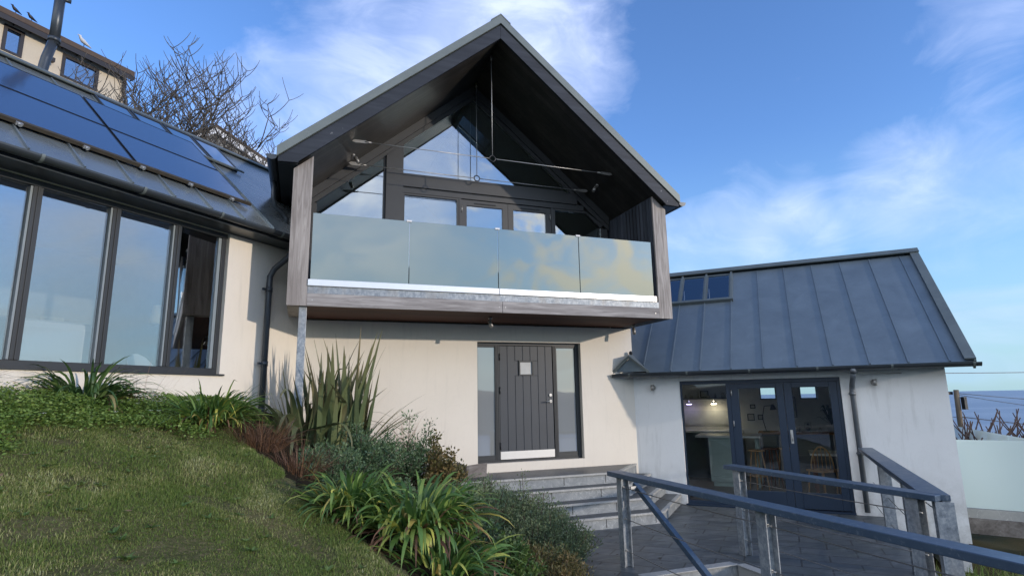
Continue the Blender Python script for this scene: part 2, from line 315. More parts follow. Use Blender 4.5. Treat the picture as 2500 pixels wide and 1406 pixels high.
class B:
    def __init__(s): s.bm = bmesh.new()
    def hexa(s, p):
        v = [s.bm.verts.new(q) for q in p]
        for f in ((0, 1, 2, 3), (7, 6, 5, 4), (0, 4, 5, 1), (1, 5, 6, 2), (2, 6, 7, 3), (3, 7, 4, 0)):
            s.bm.faces.new([v[i] for i in f])
        return s
    def box(s, F, u0, u1, v0, v1, w0, w1):
        return s.hexa([F(u0, v0, w0), F(u1, v0, w0), F(u1, v1, w0), F(u0, v1, w0), F(u0, v0, w1), F(u1, v0, w1), F(u1, v1, w1), F(u0, v1, w1)])
    def wbox(s, x0, x1, y0, y1, z0, z1): return s.box(XZ, x0, x1, z0, z1, y0, y1)
    def prism(s, F, pts, w0, w1):
        a = [s.bm.verts.new(F(u, v, w0)) for u, v in pts]; b = [s.bm.verts.new(F(u, v, w1)) for u, v in pts]
        n = len(pts); f1 = s.bm.faces.new(a); f2 = s.bm.faces.new(b[::-1])
        for i in range(n): s.bm.faces.new([a[i], b[i], b[(i+1) % n], a[(i+1) % n]])
        if n > 4: bmesh.ops.triangulate(s.bm, faces=[f1, f2])
        return s
    def grid(s, F, U, V, w0, w1, holes=(), keep=None):
        """slab of cells, holes = (u0,u1,v0,v1)"""
        U = sorted(set(U) | {x for h in holes for x in h[:2]}); V = sorted(set(V) | {x for h in holes for x in h[2:]})
        U = [x for x in U]; nu, nv = len(U)-1, len(V)-1
        def solid(i, j):
            if i < 0 or j < 0 or i >= nu or j >= nv: return False
            cu, cv = (U[i]+U[i+1])/2, (V[j]+V[j+1])/2
            if keep and not keep(cu, cv): return False
            return not any(h[0] < cu < h[1] and h[2] < cv < h[3] for h in holes)
        cache = {}
        def V_(i, j, k):
            if (i, j, k) not in cache: cache[(i, j, k)] = s.bm.verts.new(F(U[i], V[j], (w0, w1)[k]))
            return cache[(i, j, k)]
        for i in range(nu):
            for j in range(nv):
                if not solid(i, j): continue
                s.bm.faces.new([V_(i, j, 0), V_(i+1, j, 0), V_(i+1, j+1, 0), V_(i, j+1, 0)])
                s.bm.faces.new([V_(i, j+1, 1), V_(i+1, j+1, 1), V_(i+1, j, 1), V_(i, j, 1)])
                for di, dj, e in ((-1, 0, ((i, j), (i, j+1))), (1, 0, ((i+1, j), (i+1, j+1))), (0, -1, ((i, j), (i+1, j))), (0, 1, ((i, j+1), (i+1, j+1)))):
                    if not solid(i+di, j+dj):
                        (a, b), (c, d) = e
                        s.bm.faces.new([V_(a, b, 0), V_(c, d, 0), V_(c, d, 1), V_(a, b, 1)])
        return s
    def tube(s, pts, r, n=10, cap=True, r1=None):
        pts = [Vector(p) for p in pts]; rings = []; up = None
        for i, p in enumerate(pts):
            d = (pts[min(i+1, len(pts)-1)] - pts[max(i-1, 0)]).normalized()
            if up is None:
                up = Vector((0, 0, 1)) if abs(d.z) < .9 else Vector((1, 0, 0))
            a = d.cross(up)
            if a.length < 1e-4: a = d.cross(Vector((0, 1, .1)))
            a.normalize(); b = a.cross(d).normalized(); up = b
            rr = r if r1 is None else r + (r1-r)*i/(len(pts)-1)
            rings.append([s.bm.verts.new(p + rr*(math.cos(2*math.pi*k/n)*a + math.sin(2*math.pi*k/n)*b)) for k in range(n)])
        for i in range(len(rings)-1):
            for k in range(n):
                f = s.bm.faces.new([rings[i][k], rings[i][(k+1) % n], rings[i+1][(k+1) % n], rings[i+1][k]]); f.smooth = True
        if cap: s.bm.faces.new(rings[0][::-1]); s.bm.faces.new(rings[-1])
        return s
    def torus(s, c, ax, R, r, n=20, m=6):
        ax = Vector(ax).normalized(); a = ax.orthogonal().normalized(); b = ax.cross(a)
        g = [[s.bm.verts.new(Vector(c) + (R + r*math.cos(2*math.pi*j/m))*(math.cos(2*math.pi*i/n)*a + math.sin(2*math.pi*i/n)*b) + r*math.sin(2*math.pi*j/m)*ax) for j in range(m)] for i in range(n)]
        for i in range(n):
            for j in range(m):
                s.bm.faces.new([g[i][j], g[(i+1) % n][j], g[(i+1) % n][(j+1) % m], g[i][(j+1) % m]]).smooth = True
        return s
    def quad(s, *p): s.bm.faces.new([s.bm.verts.new(q) for q in p]); return s
    def ball(s, c, rx, ry, rz, seg=12):
        bmesh.ops.create_uvsphere(s.bm, u_segments=seg, v_segments=seg*2//3, radius=1, matrix=Matrix.Translation(c) @ Matrix.Diagonal((rx, ry, rz, 1)))
        return s
    def cut(s):
        s.done = getattr(s, 'done', []) + [s.bm]; s.bm = bmesh.new()
    def objs(s, name, mat, parent=None, **kw):
        L_ = getattr(s, 'done', []) + ([s.bm] if len(s.bm.verts) else [])
        for b in L_:
            q = B(); q.bm.free(); q.bm = b; q.obj(name, mat, parent, **kw)
    def obj(s, name, mat, parent=None, label=None, bevel=0, smooth=False, recalc=True):
        if recalc: bmesh.ops.recalc_face_normals(s.bm, faces=s.bm.faces)
        me = bpy.data.meshes.new(name)
        org = wo(parent)
        if org.length: bmesh.ops.translate(s.bm, verts=s.bm.verts, vec=-org)
        s.bm.to_mesh(me); s.bm.free()
        if smooth:
            for p in me.polygons: p.use_smooth = True
        o = bpy.data.objects.new(name, me); col.objects.link(o)
        me.materials.append(M[mat] if isinstance(mat, str) else mat)
        if parent: o.parent = parent
        if label: o['label'] = label
        if bevel:
            md = o.modifiers.new('bevel', 'BEVEL'); md.width = bevel; md.segments = 2; md.limit_method = 'ANGLE'
        return o
def wo(p):
    v = Vector((0, 0, 0))
    while p is not None: v = v + p.location; p = p.parent
    return v
def thing(name, label, cat, loc=(0, 0, 0), group=None):
    o = bpy.data.objects.new(name, None); o.location = loc; o.empty_display_size = .2; col.objects.link(o)
    o['label'] = label; o['category'] = cat
    if group: o['group'] = group
    return o
def tag(o, label, cat, group=None):
    o['label'] = label; o['category'] = cat
    if group: o['group'] = group
    return o
def struct(o, kind='structure', label=None):
    o['kind'] = kind
    if label: o['label'] = label
    return o
def pymesh(name, verts, faces, mat, parent=None, tone=None, uniform=None):
    """verts Nx3, faces list/array of equal size; tone: Nx2 per-vertex values"""
    me = bpy.data.meshes.new(name)
    verts = np.asarray(verts, dtype=np.float32); org = np.array(wo(parent), dtype=np.float32); verts = verts - org
    faces = np.asarray(faces, dtype=np.int32); nf, k = faces.shape
    me.vertices.add(len(verts)); me.vertices.foreach_set('co', verts.ravel())
    me.loops.add(nf*k); me.loops.foreach_set('vertex_index', faces.ravel())
    me.polygons.add(nf); me.polygons.foreach_set('loop_start', np.arange(0, nf*k, k, dtype=np.int32)); me.polygons.foreach_set('loop_total', np.full(nf, k, dtype=np.int32))
    me.update(calc_edges=True); me.validate()
    if tone is not None:
        a = me.color_attributes.new('tone', 'FLOAT_COLOR', 'POINT'); t = np.zeros((len(verts), 4), dtype=np.float32); t[:, :2] = tone; t[:, 3] = 1
        a.data.foreach_set('color', t.ravel())
    o = bpy.data.objects.new(name, me); col.objects.link(o); me.materials.append(M[mat]); 
    if parent: o.parent = parent
    return o

# ------------------------------------------------------------------ ground heights
YS = [0, 2, 3.84, 4.74, 5.4, 6.4, 7.5, 8.6, 10]; XS = [2.3, 1.45, .59, .24, -.07, -.48, -.95, -1.0, -1.0]
def lawn_z(X, Y): return 2.05 - .25*np.maximum(-.3, ((X-WC)-(Y-9.5))*R2)
def bed_edge(Y): return np.interp(Y, YS, XS)
def gz(X, Y):
    e = X - bed_edge(Y); z = lawn_z(X, Y)
    return np.where(e > 0, np.maximum(.10, z-.3*e), z)
def bumps(X, Y): return .018*np.sin(3.1*X+1.3*Y)+.014*np.sin(5.3*Y-2.2*X+1)+.009*np.sin(9.7*X+7.1*Y)

def sheet(name, fz, x0, x1, y0, y1, st, mat, keep=None):
    xs = np.arange(x0, x1+1e-6, st); ys = np.arange(y0, y1+1e-6, st); nx, ny = len(xs), len(ys)
    X, Y = np.meshgrid(xs, ys, indexing='ij'); Z = fz(X, Y)
    V = np.stack([X, Y, Z], -1).reshape(-1, 3); F = []
    for i in range(nx-1):
        for j in range(ny-1):
            cx, cy = xs[i]+st/2, ys[j]+st/2
            if keep is None or keep(cx, cy): a = i*ny+j; F.append((a, a+ny, a+ny+1, a+1))
    o = pymesh(name, V, F, mat)
    for p in o.data.polygons: p.use_smooth = True
    return struct(o)
def wing_d(x, y): return ((x-WC)-(y-9.5))*R2
sheet('lawn', lambda X, Y: gz(X, Y)+bumps(X, Y), -7, 3.0, -3, 9.6, .1, 'lawnbase', keep=lambda x, y: x < bed_edge(y)+.12 and wing_d(x, y) > -.12)
sheet('planting_bed', lambda X, Y: gz(X, Y)+bumps(X, Y)*.5-.012*0, -1.4, 3.0, 1.5, 9.6, .1, 'bed', keep=lambda x, y: x > bed_edge(y)+.12 and wing_d(x, y) > -.12 and y < 9.6)
def terrain(X, Y):
    t = (-(X-WC)+(Y-9.5))*R2
    rise = np.maximum(0, t-1)*.62
    drop = np.maximum(0, X-8.6)*.42 + np.maximum(0, .6*X-Y-1.0)*.25
    return np.maximum(-.55 + np.minimum(rise, 14) - drop, -33.)
def tkeep(x, y): return not (-6.8 < x < 2.0 and -2.8 < y < 9.2 and wing_d(x, y) > .2)
o = sheet('hillside', lambda X, Y: terrain(X, Y)+.25*np.sin(X*.31)*np.sin(Y*.27)*np.clip(np.hypot(X, Y)/30-.4, 0, 1), -120, 120, -120, 120, 2.0, 'hill')
# low green bank right of the deck
def bank(X, Y): return -.30 - .07*np.maximum(0, X-5.0) - .5*np.maximum(0, X-15) - .05*np.sin(3*X+Y) + .04*np.sin(5*Y)
sheet('grass_bank', lambda X, Y: np.maximum(bank(X, Y), terrain(X, Y)-.6), 4.6, 20, -3, 14, .2, 'hill', keep=lambda x, y: (x-y) > 1.9)
# sea
bm = B(); n = 96; vs = [bm.bm.verts.new((30000*math.cos(2*math.pi*i/n), 30000*math.sin(2*math.pi*i/n), -30)) for i in range(n)]; bm.bm.faces.new(vs)
struct(bm.obj('sea', 'sea', recalc=False))
# far hills behind the camera, seen in the door's side lights
V = []; F = []; na, nr = 120, 5
for i in range(na+1):
    a = math.radians(-170 + 160*i/na)
    hh = 10 + 5*math.sin(i*.19+1) + 4*math.sin(i*.07) + 1.2*math.sin(i*.9)
    for j in range(nr):
        rr = 500 + 90*j; V.append((rr*math.cos(a), rr*math.sin(a), -34 + (36+hh)*math.sin(math.pi*j/(nr-1))))
for i in range(na):
    for j in range(nr-1): a = i*nr+j; F.append((a, a+1, a+nr+1, a+nr))
struct(pymesh('distant_hills', V, F, 'hills_far'))

# terrace and steps (setting)
bm = B(); T = .12
pts = [(2.3, 9.48), (2.3, 2.4), (3.45, 2.4), (3.45, 5.66), (4.70, 5.66), (4.70, 3.25), (5.05, 3.25), (8.55, 6.75), (6.0, 9.30), (5.85, 9.48)]
bm.prism(lambda u, v, w: Vector((u, v, w)), pts, -.32, T); struct(bm.obj('terrace', 'paving'))

# ------------------------------------------------------------------ THE HOUSE
house = thing('house', 'cream rendered house with a glazed balcony gable between two lower zinc roofed wings', 'house', (2.85, 9.5, 0))
H = house
# lower gable wall with door opening
DX0, DX1, DZ0, DZ1 = 2.83, 4.81, .935, 2.975
bm = B().grid(XZ, [-.05, 5.9], [-.1, 3.27], 9.5, 9.86, [(DX0, DX1, DZ0, DZ1)]); bm.obj('wall', 'wall', H, 'cream wall under the balcony')
# left wing wall
bm = B().grid(FL, [0.0, 6.6], [.4, 4.31], 0, .3, [(1.375, 6.3, 2.385, 4.305)]); bm.obj('wall', 'wall', H, 'cream wall of the left wing round the tall windows')
# kitchen wing wall
K0, K1 = .835, 3.40
bm = B().grid(FK, [0.0, 4.83], [.06, 2.36], 0, .3, [(K0, K1, -.2, 2.255)])
bm.box(FK, .0, K0-.002, -.25, .058, .02, .28)
bm.box(FK, 4.53, 4.83, .06, 2.36, .302, 4.6)      # end wall
bm.box(FK, 4.45, 4.79, -.6, .058, .03, 4.5)
bm.obj('wall', 'wall_k', H, 'pale weathered wall of the kitchen wing')
bm = B().grid(FK, [-.2, 4.5], [.0, 3.2], 4.3, 4.6, [(2.02, 2.38, 1.87, 2.19), (2.88, 3.25, 1.87, 2.19)]); bm.obj('wall', 'plaster', H)
# kitchen gable end triangle
bm = B(); bm.prism(lambda u, v, w: FK(w, v, u), [(.02, 2.365), (4.58, 2.365), (2.3, 4.45)], 4.54, 4.82); bm.obj('wall', 'wall_k', H)
# upper side walls of gable (right and left, behind the fins)
bm = B(); bm.wbox(5.66, 5.90, 9.87, 16, 0, 5.45); bm.wbox(-.20, .02, 9.76, 16, 3.3, 5.45); bm.wbox(-.2, 5.9, 16.002, 16.2, 0, 5.4)
bm.prism(XZ, [(-.2, 5.402), (5.9, 5.402), (2.85, 7.95)], 16.0, 16.2)
bm.obj('wall', 'wall', H)

# ---- balcony structure
YF = 8.2
def fin(x0, x1):
    f = lambda x: 7.87 - .85*abs(2.85-x)
    return [(x0, 3.29), (x1, 3.29), (x1, f(x1)), (x0, f(x0))]
for x0, x1, inner in ((-.24, .02, .02), (5.68, 5.94, 5.68)):
    bm = B(); bm.prism(XZ, fin(x0, x1), YF, YF+.035); bm.obj('post_board', 'clad', H, 'weathered grey timber post face beside the balcony glass', bevel=.003)
    s = 1 if inner > 2 else -1
    bm = B(); bm.prism(XZ, fin(x0+.012 if s < 0 else x0, x1 if s < 0 else x1-.012), YF+.037, 9.86); bm.obj('side_screen', 'board_in' if s > 0 else 'clad', H)
# vertical battens on the inner face of the right fin
bm = B()
for i in range(14):
    y = YF+.08+i*.112
    if y > 9.6: break
    bm.wbox(5.664, 5.679, y, y+.085, 3.6, 5.44)
bm.obj('vertical_boards', 'board_in', H)
bm = B(); bm.wbox(.022, 2.85, YF, YF+.04, 3.29, 3.465); bm.wbox(2.856, 5.678, YF, YF+.04, 3.29, 3.465)
bo = bm.obj('fascia_beam', 'beam', H, 'weathered timber beam under the balcony glass', bevel=.003)
bm = B()
for x in (.09, 2.80, 2.90, 5.60): bm.tube([(x, YF-.004, 3.375), (x, YF+.004, 3.375)], .009, 8); bm.cut()
bm.objs('screw', 'steel', bo)
bm = B(); bm.wbox(.0225, 5.6775, YF+.004, YF+.05, 3.467, 3.568); bm.obj('galvanised_strip', 'galv', H)
bm = B(); bm.wbox(.022, 2.796, YF-.02, YF+.07, 3.57, 3.662); bm.cut(); bm.wbox(2.803, 5.63, YF-.02, YF+.07, 3.57, 3.662); bm.objs('glass_channel', 'alu', H, bevel=.004)
bm = B(); bm.wbox(-.225, 5.925, YF+.045, 9.49, 3.292, 3.33); bm.obj('balcony_soffit', 'soffit', H, 'red-brown boarded underside of the balcony')
bm = B(); bm.wbox(.03, 5.66, YF+.08, 9.62, 3.335, 3.56); bm.obj('balcony_floor', 'tread', H)
GX = [.045, 1.412, 2.797, 4.203, 5.605]
for i in range(4):
    bm = B(); bm.wbox(GX[i]+.006, GX[i+1]-.006, YF+.015, YF+.032, 3.665, 4.622)
    gp = bm.obj('balustrade_panel', 'frost', H, bevel=.002)
    if i < 3:
        bm = B(); bm.wbox(GX[i+1]-.045, GX[i+1]+.03, YF+.002, YF+.045, 4.607, 4.634); bm.obj('glass_clamp', 'white', gp)

# ---- gable roof
YV, YB = 8.06, 16.4
sl = 3.3/CG + .02
sky = (10.75, 11.75, .08, .72)
vz = (7.13 + .0)
bm = B()
bm.grid(GR, [YV+.02, YB], [0, 3.31], .25, .385, [sky]); bm.grid(GL, [YV+.02, YB], [0, 3.31], .25, .385)
for k in range(15):
    for G in (GR, GL):
        y = YV+.25+k*.55
        if G is GR and 10.6 < y < 11.9: continue
        bm.box(G, y, y+.03, .02, 3.29, .387, .42)
ro = bm.obj('roof', 'trim', H, 'steep grey metal roof over the balcony gable')
bm = B()
for G in (GR, GL): bm.box(G, YV, YV+.018, 0, 3.32, .253, .402)
for G in (GR, GL): bm.box(G, YV-.006, YB, 0, .17, .404, .425)
bm.obj('verge_trim', 'trim', ro)
# bargeboards
def under(x): return 7.885 - .848*abs(x-2.85)
for s in (-1, 1):
    X = lambda d: 2.85 + s*d
    p = [(X(0.0015), 8.13), (X(3.30), 8.13-.8425*3.30), (X(3.30), 5.285), (X(3.035), 5.295), (X(3.035), under(X(3.035))), (X(0.0015), 7.885)]
    bm = B(); bm.prism(XZ, p, 8.085, 8.125); bm.obj('bargeboard', 'barge', H, 'dark bargeboard with pale flecks on the %s slope' % ('left' if s < 0 else 'right'), bevel=.003)
# ceiling boards (timber lined porch) and plain ceiling inside
bm = B()
for G, a in ((GL, 1), (GR, 1)):
    bm.box(G, 8.13, 9.74, .0, 3.02, .0, .06)
bm.obj('ceiling', 'ceil', H, 'dark timber boarded ceiling over the balcony')
bm = B(); bm.grid(GR, [9.86, 15.98], [0.0, 2.95], .0, .06, [sky]); bm.grid(GL, [9.86, 15.98], [0.0, 2.95], .0, .06); bm.obj('inner_ceiling', 'plaster', H)
# rooflight in the right slope
bm = B()
for q in (10.75, 11.22, 11.71): bm.box(GR, q, q+.04, .08, .72, .07, .36)
bm.box(GR, 10.792, 11.708, .08, .11, .07, .36); bm.box(GR, 10.792, 11.708, .69, .72, .07, .36)
rl = bm.obj('rooflight', 'white', H)
bm = B(); bm.box(GR, 10.76, 11.74, .09, .71, .365, .373); bm.obj('pane', 'glass_k', rl)
# eave soffits, fascia and gutters
for s in (-1, 1):
    e = 2.85 + s*3.30
    bm = B(); bm.wbox(min(e, e-s*.26)+.0, max(e, e-s*.26), 8.13, YB-.1, 5.287, 5.31); bm.wbox(min(e, e-s*.02), max(e, e-s*.02), 8.13, YB-.1, 5.312, 5.40); bm.obj('eave_soffit', 'gutter', H)
def gutter(F, u0, u1, v, w, r, name, par, axis='u', deco=1.0):
    """half round gutter along u at height v (rim), offset w"""
    bm = B(); n = 10; P = []
    for k in range(n+1):
        a = math.pi*k/n; P.append((v - r*math.sin(a), w - r*math.cos(a)))
    for k in range(n, -1, -1):
        a = math.pi*k/n; P.append((v - (r-.006)*math.sin(a), w - (r-.006)*math.cos(a)))
    m = len(P); A = [bm.bm.verts.new(F(u0, p[0], p[1])) for p in P]; C2 = [bm.bm.verts.new(F(u1, p[0], p[1])) for p in P]
    for k in range(m):
        f = bm.bm.faces.new([A[k], A[(k+1) % m], C2[(k+1) % m], C2[k]])
    # end caps
    for u in (u0, u1):
        q = [(v - (r+.003)*math.sin(math.pi*k/n), w - (r+.003)*math.cos(math.pi*k/n)) for k in range(n+1)]
        du = .004 if u == u1 else -.004
        a = [bm.bm.verts.new(F(u, *x)) for x in q]; b = [bm.bm.verts.new(F(u+du, *x)) for x in q]
        bm.bm.faces.new(a); bm.bm.faces.new(b[::-1])
        for k in range(n+1): bm.bm.faces.new([a[k], b[k], b[(k+1) % (n+1)], a[(k+1) % (n+1)]])
    g = bm.obj(name, 'gutter', par)
    if deco:
        bm = B(); u = u0+.3
        while u < u1:
            bm.box(F, u, u+.03, v-.012, v+.006, w-r-.008, w+r+.008)
            for k in range(n):
                a0, a1 = math.pi*k/n, math.pi*(k+1)/n
                pts = [(v-(r+q)*math.sin(a), w-(r+q)*math.cos(a)) for a, q in ((a0, .001), (a1, .001), (a1, .007), (a0, .007))]
                bm.hexa([F(u, *p) for p in pts]+[F(u+.03, *p) for p in pts])
            u += deco; bm.cut()
        bm.objs('bracket', 'trim', g)
    return g
for s in (-1, 1):
    FG = (lambda u, v, w, s=s: Vector((2.85+s*(3.305+w), u, v)))
    gutter(FG, YV+.03, YB-.1, 5.375, .075, .072, 'gutter', H, deco=0)

# ---- tie rods hanging from the ridge
for Y, xl, xr in ((8.60, .62, 5.08), (9.52, .64, 5.06)):
    zc = 5.965
    bm = B()
    bm.tube([(xl+.15, Y, zc), (2.79, Y, zc)], .007, 6); bm.tube([(2.91, Y, zc), (xr-.15, Y, zc)], .007, 6)
    bm.tube([(2.85, Y, zc+.06), (2.85, Y, 7.86)], .007, 6)
    tr = bm.obj('tie_rod', 'steel', H)
    bm = B(); bm.torus((2.85, Y, zc), (0, 1, 0), .052, .010); bm.obj('ring', 'black', tr)
    bm = B()
    for x, s in ((xl, 1), (xr, -1)):
        zt = 7.88-.85*abs(2.85-x)
        bm.prism(XZ, [(x-s*.02, zt+.0), (x+s*.16, zc+.022), (x+s*.18, zc-.02), (x+s*.0, zc-.03), (x-s*.06, zt-.03)], Y-.007, Y+.007)
        bm.tube([(x+s*.14, Y, zc), (x+s*.24, Y, zc)], .016, 8); bm.cut()
    bm.objs('end_plate', 'light', tr)
    bm = B(); bm.tube([(2.85, Y, 7.78), (2.85, Y, 7.87)], .018, 8); bm.obj('ridge_fixing', 'light', tr)

# ---- spotlights
def spot(p, n, aim, mat='light', label=None):
    p, n, aim = Vector(p), Vector(n).normalized(), Vector(aim).normalized()
    bm = B(); bm.tube([p, p+n*.03], .032, 12); bm.tube([p+n*.03, p+n*.09], .012, 8)
    c = p+n*.10; bm.tube([c-aim*.045, c+aim*.075], .03, 12)
    return bm.obj('spotlight', mat, H, label)
spot((.62, 9.15, 5.97), (.64, 0, -.76), (.45, -.25, -.85), label='spotlight on the left slope of the balcony ceiling')
spot((5.12, 9.12, 5.95), (-.64, 0, -.76), (-.5, -.2, -.7), label='spotlight on the right slope of the balcony ceiling')
spot((2.82, 8.72, 3.29), (0, 0, -1), (.25, -.4, -.8), label='spotlight under the middle of the balcony')
spot((5.72, 9.1, 3.29), (0, 0, -1), (-.05, -.2, -1), label='spotlight under the right end of the balcony')
for u, lab in ((.365, 'round wall light left of the kitchen doors'), (3.87, 'round wall light right of the kitchen doors')):
    c = FK(u, 2.15, 0); d = FK(u, 2.15, -1)-c
    bm = B(); bm.tube([c, c+d*.03], .045, 16); bm.tube([c+d*.03, c+d*.05], .02, 10); bm.tube([c+d*.09+Vector((0, 0, -.05)), c+d*.09+Vector((0, 0, .05))], .034, 16)
    bm.obj('wall_light', 'light', H, lab)

# ---- balcony glazing
YG = 9.70
bm = B()
def fr(x0, x1, z0, z1, y0=0., y1=.09): bm.wbox(x0, x1, YG-y0, YG+y1, z0, z1)
cz = lambda x: 7.90 - TG*abs(x-2.85)
def rake(x0, x1, top, bot, y0, y1):    # member parallel to the roof slope
    bm.prism(XZ, [(x0, cz(x0)-top), (x1, cz(x1)-top), (x1, cz(x1)-bot), (x0, cz(x0)-bot)], YG-y0, YG+y1)
# thick raking frame, stepped
rake(.025, 2.8495, .002, .17, .03, .12); rake(2.8505, 5.655, .002, .17, .03, .12)
rake(.025, 2.8495, .172, .27, .0, .09); rake(2.8505, 5.655, .172, .27, .0, .09)
gf = bm.obj('gable_window', 'frame_g', H, 'dark timber framed glazing filling the gable behind the balcony')
bm = B(); bm.prism(XZ, [(1.235, 3.55), (1.53, 3.55), (1.53, cz(1.53)-.272), (1.235, cz(1.235)-.272)], YG-.05, YG+.14); bm.obj('post', 'frame_g', gf)
bm = B(); bm.wbox(1.532, 4.95, YG-.04, YG+.10, 5.725, 5.94); bm.wbox(1.532, 4.70, YG-.02, YG+.09, 5.945, 5.975)
bm.wbox(1.532, 5.10, YG-.01, YG+.09, 5.615, 5.72); bm.obj('transom', 'frame_g', gf)
bm = B(); bm.wbox(.03, .11, YG-.01, YG+.08, 3.55, 5.27); bm.wbox(1.195, 1.233, YG-.01, YG+.08, 3.55, cz(1.2)-.275); bm.wbox(.112, 1.193, YG-.01, YG+.08, 3.55, 3.65); bm.obj('side_frame', 'frame_g', gf)
bm = B(); bm.prism(XZ, [(.111, 3.652), (1.194, 3.652), (1.194, cz(1.194)-.272), (.111, cz(.111)-.272)], YG+.03, YG+.038); bm.obj('pane', 'glass_b', gf)
a = 2.85; bot = 5.976
xr = 2.85 + (7.90-.271-bot)/TG
bm = B(); bm.prism(XZ, [(1.532, bot), (xr, bot), (2.85, 7.629), (1.532, cz(1.532)-.271)], YG+.03, YG+.038); bm.obj('pane', 'glass_b', gf)
# window 1, two door leaves, fixed pane
bm = B()
def ring(x0, x1, z0, z1, w, y0, y1, wb=None):
    wb = wb or w
    bm.wbox(x0, x0+w, YG+y0, YG+y1, z0, z1); bm.wbox(x1-w, x1, YG+y0, YG+y1, z0, z1); bm.wbox(x0+w+.0005, x1-w-.0005, YG+y0, YG+y1, z1-w, z1); bm.wbox(x0+w+.0005, x1-w-.0005, YG+y0, YG+y1, z0, z0+wb)
ring(1.534, 2.56, 3.56, 5.612, .035, 0, .08); wf = bm.obj('window', 'frame_g', gf)
bm = B(); bm.wbox(1.571, 2.523, YG+.03, YG+.038, 3.60, 5.575); bm.obj('pane', 'glass_b', wf)
bm = B(); bm.wbox(2.562, 2.60, YG-.01, YG+.09, 3.56, 5.613); bm.cut(); bm.wbox(4.395, 4.44, YG-.01, YG+.09, 3.56, 5.613); bm.objs('door_post', 'frame_g', gf)
for x0, x1 in ((2.602, 3.508), (3.514, 4.393)):
    bm = B(); ring(x0, x1, 3.57, 5.600, .105, .005, .07, .2); dl = bm.obj('balcony_door', 'frame_g', gf)
    bm = B(); bm.wbox(x0+.106, x1-.106, YG+.03, YG+.038, 3.77, 5.495); bm.obj('pane', 'glass_b', dl)
    bm = B(); bm.wbox(x0+.26, x1-.24, YG-.012, YG+.004, 5.535, 5.56); bm.obj('trickle_vent', 'black', dl)
    hx = x0+.01 if x0 < 3 else x1-.02
    bm = B(); bm.tube([(hx, YG-.01, 5.36), (hx, YG-.01, 5.47)], .01, 8); bm.cut(); bm.tube([(hx, YG-.01, 3.8), (hx, YG-.01, 3.91)], .01, 8); bm.objs('hinge', 'steel', dl)
bm = B(); bm.wbox(4.442, 4.48, YG, YG+.08, 3.56, 5.6)
c1 = 5.16; zt = 5.575
bm.wbox(4.482, c1, YG, YG+.08, zt, zt+.035)
bm.prism(XZ, [(c1, zt), (c1, zt+.036), (5.53, cz(5.53)-.27), (5.47, 5.30)], YG, YG+.08); bm.wbox(5.475, 5.62, YG, YG+.08, 3.56, 5.29); wf = bm.obj('window', 'frame_g', gf)
bm = B(); bm.prism(XZ, [(4.482, 3.6), (5.474, 3.6), (5.474, 5.31), (c1, zt-.002), (4.482, zt-.002)], YG+.03, YG+.038); bm.obj('pane', 'glass_b', wf)
# room behind
bm = B(); bm.wbox(.03, 5.64, 9.80, 15.95, 3.40, 3.50); bm.obj('upper_floor', 'floor_in', H)
bm = B(); bm.wbox(.03, 5.64, 15.9, 15.98, 3.5, 5.4); bm.wbox(.025, .06, 9.87, 15.88, 3.51, 5.4); bm.wbox(5.61, 5.645, 9.87, 15.88, 3.51, 5.4); bm.prism(XZ, [(.05, 5.402), (5.62, 5.402), (2.85, 7.80)], 15.9, 15.98); bm.obj('inner_wall', 'plaster', H)

# ---- column
bm = B(); bm.wbox(-.075, .03, 8.26, 8.36, .9, 3.288); bm.obj('column', 'galv', H, 'galvanised steel column under the left end of the balcony', bevel=.006)

# ---- front door set
YD = 9.60
bm = B()
bm.wbox(DX0+.002, DX1-.002, YD-.01, YD+.09, DZ1-.05, DZ1-.002)
bm.wbox(DX0+.002, DX1-.002, YD-.01, YD+.09, DZ0+.002, DZ0+.035)
for x0, x1 in ((DX0+.002, DX0+.03), (3.182, 3.262), (4.292, 4.362), (4.735, DX1-.002)): bm.wbox(x0, x1, YD-.008, YD+.088, DZ0+.037, DZ1-.052)
for x0, x1 in ((2.862, 3.18), (4.364, 4.733)): bm.wbox(x0, x1, YD, YD+.08, DZ0+.037, DZ0+.12); bm.wbox(x0, x1, YD, YD+.08, DZ1-.085, DZ1-.052)
for x in (3.205, 3.238, 4.315, 4.338): bm.wbox(x-.003, x+.003, YD-.014, YD-.009, DZ0+.037, DZ1-.052)
ds = bm.obj('front_door', 'frame', H, 'charcoal planked front door between two narrow obscure glass side lights')
for x0, x1 in ((2.862, 3.18), (4.364, 4.733)):
    bm = B(); bm.wbox(x0+.001, x1-.001, YD+.02, YD+.03, DZ0+.121, DZ1-.086); bm.obj('side_light', 'frost_d', ds)
bm = B(); X0, X1 = 3.266, 4.288; n = 7
for i in range(n):
    a, b = X0+(X1-X0)*i/n, X0+(X1-X0)*(i+1)/n
    # leave the vision hole
    segs = [(DZ0+.04, DZ1-.056)]
    if a < 3.90 and b > 3.64: segs = [(DZ0+.04, 2.395), (2.66, DZ1-.056)]
    for z0, z1 in segs: bm.wbox(a+.004, b-.004, YD+.010, YD+.05, z0, z1)
for z0, z1 in ((DZ0+.04, 2.395), (2.66, DZ1-.056)): bm.wbox(X0, X1, YD+.018, YD+.045, z0, z1)
bm.wbox(X0, 3.63, YD+.018, YD+.045, 2.396, 2.659); bm.wbox(3.91, X1, YD+.018, YD+.045, 2.396, 2.659)
for a, b in ((X0+.002, 3.632), (3.908, X1-.002)): pass
lf = bm.obj('door_leaf', 'door', ds, bevel=.004)
